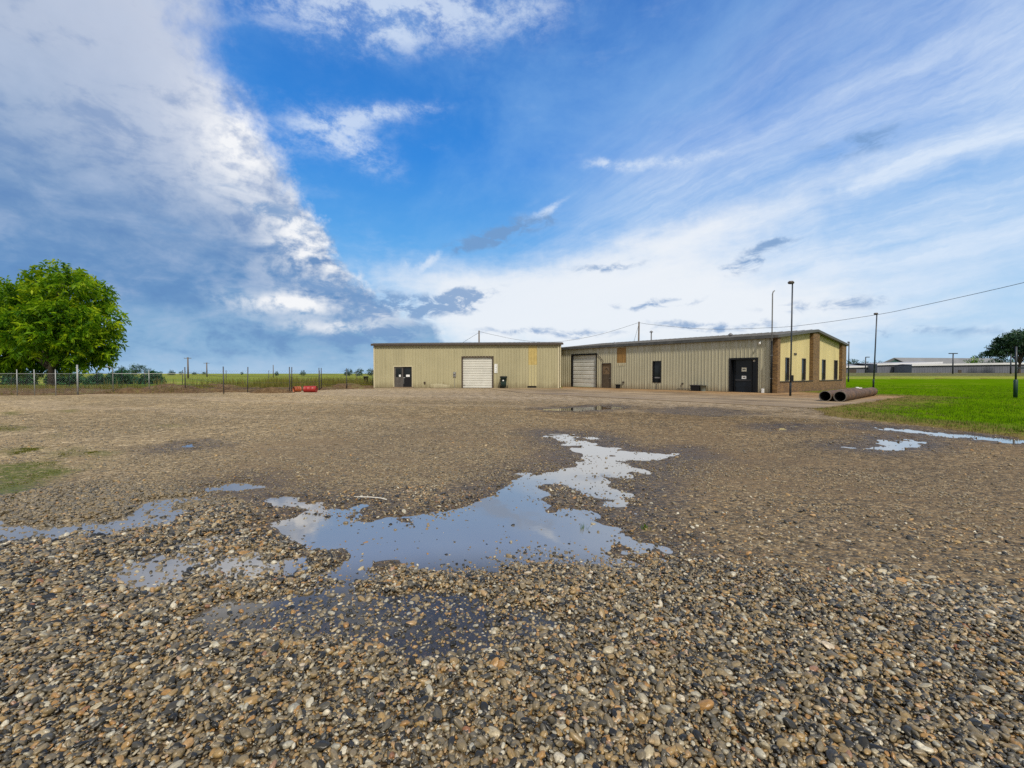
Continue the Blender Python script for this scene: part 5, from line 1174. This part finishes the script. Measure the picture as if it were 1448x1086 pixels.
sc = np.stack([sz * rng.uniform(1.05, 1.75, N), sz * rng.uniform(.75, 1.05, N), sz * rng.uniform(.5, .85, N)], 1)
rot = np.stack([rng.normal(0, .35, N), rng.normal(0, .35, N), rng.uniform(0, 6.283, N)], 1)
bedp = np.interp(np.arctan2(X, Yv), b_az, b_r); pile = (1 - sstep(rad / bedp, .9, 1.1))
Zp = Z + sc[:, 2] * .35 + pile * rng.uniform(-.006, .016, N)
Zp = np.where(Z < .002, np.where(rad > 3.5, np.maximum(Zp, rng.uniform(-.012, .003, N)), np.maximum(Zp, rng.uniform(-.028, .004, N))), Zp)
me = bpy.data.meshes.new('pebbles'); me.vertices.add(N); me.vertices.foreach_set('co', np.stack([X, Yv, Zp], 1).astype(np.float32).ravel())
for nm, typ, arr in (('psc', 'FLOAT_VECTOR', sc), ('prot', 'FLOAT_VECTOR', rot)):
    me.attributes.new(nm, typ, 'POINT').data.foreach_set('vector', arr.astype(np.float32).ravel())
for nm, arr in (('pc', np.where(rad > 6.5, .30 + .40 * rng.random(N) + np.where(rng.random(N) > .93, .2, 0), rng.random(N))), ('pw', np.clip(np.where(pile > .3, .55 + .3 * rng.random(N), wetp), 0, 1))): me.attributes.new(nm, 'FLOAT', 'POINT').data.foreach_set('value', arr.astype(np.float32))
me.attributes.new('pi', 'INT', 'POINT').data.foreach_set('value', rng.integers(0, 8, N).astype(np.int32)); me.materials.append(M_PEB)
peb = bpy.data.objects.new('pebbles', me); COL.objects.link(peb); tag(peb, 'rounded grey, tan and ochre river pebbles strewn over the yard', 'gravel', kind='stuff')
ng = bpy.data.node_groups.new('pebble_scatter', 'GeometryNodeTree')
ng.interface.new_socket('Geometry', in_out='INPUT', socket_type='NodeSocketGeometry'); ng.interface.new_socket('Geometry', in_out='OUTPUT', socket_type='NodeSocketGeometry')
gn = lambda typ: ng.nodes.new(typ)
gi, go = gn('NodeGroupInput'), gn('NodeGroupOutput'); g2i = gn('GeometryNodeGeometryToInstance')
for i in range(8):
    ico = gn('GeometryNodeMeshIcoSphere'); ico.inputs['Radius'].default_value = 1; ico.inputs['Subdivisions'].default_value = 3
    nz = gn('ShaderNodeTexNoise'); nz.noise_dimensions = '4D'; nz.inputs['W'].default_value = i * 7.3; nz.inputs['Scale'].default_value = .85; nz.inputs['Detail'].default_value = 1.5
    sub = gn('ShaderNodeVectorMath'); sub.operation = 'SUBTRACT'; sub.inputs[1].default_value = (.5, .5, .5); mul = gn('ShaderNodeVectorMath'); mul.operation = 'SCALE'; mul.inputs['Scale'].default_value = .95
    sp = gn('GeometryNodeSetPosition'); sm_ = gn('GeometryNodeSetShadeSmooth'); mt_ = gn('GeometryNodeSetMaterial'); mt_.inputs['Material'].default_value = M_PEB
    for a_, b_ in ((nz.outputs['Color'], sub.inputs[0]), (sub.outputs[0], mul.inputs[0]), (mul.outputs[0], sp.inputs['Offset']), (ico.outputs[0], sp.inputs[0]), (sp.outputs[0], sm_.inputs[0]), (sm_.outputs[0], mt_.inputs[0]), (mt_.outputs[0], g2i.inputs[0])): ng.links.new(a_, b_)
iop = gn('GeometryNodeInstanceOnPoints'); iop.inputs['Pick Instance'].default_value = True
def nattr(nm, typ):
    n = gn('GeometryNodeInputNamedAttribute'); n.data_type = typ; n.inputs['Name'].default_value = nm; return n.outputs['Attribute']
ng.links.new(gi.outputs[0], iop.inputs['Points']); ng.links.new(g2i.outputs[0], iop.inputs['Instance'])
ng.links.new(nattr('pi', 'INT'), iop.inputs['Instance Index']); ng.links.new(nattr('psc', 'FLOAT_VECTOR'), iop.inputs['Scale'])
e2r = gn('FunctionNodeEulerToRotation'); ng.links.new(nattr('prot', 'FLOAT_VECTOR'), e2r.inputs[0]); ng.links.new(e2r.outputs[0], iop.inputs['Rotation'])
ng.links.new(iop.outputs[0], go.inputs[0])
md = peb.modifiers.new('scatter', 'NODES'); md.node_group = ng
print('pebbles', N, 'ground verts', len(V))
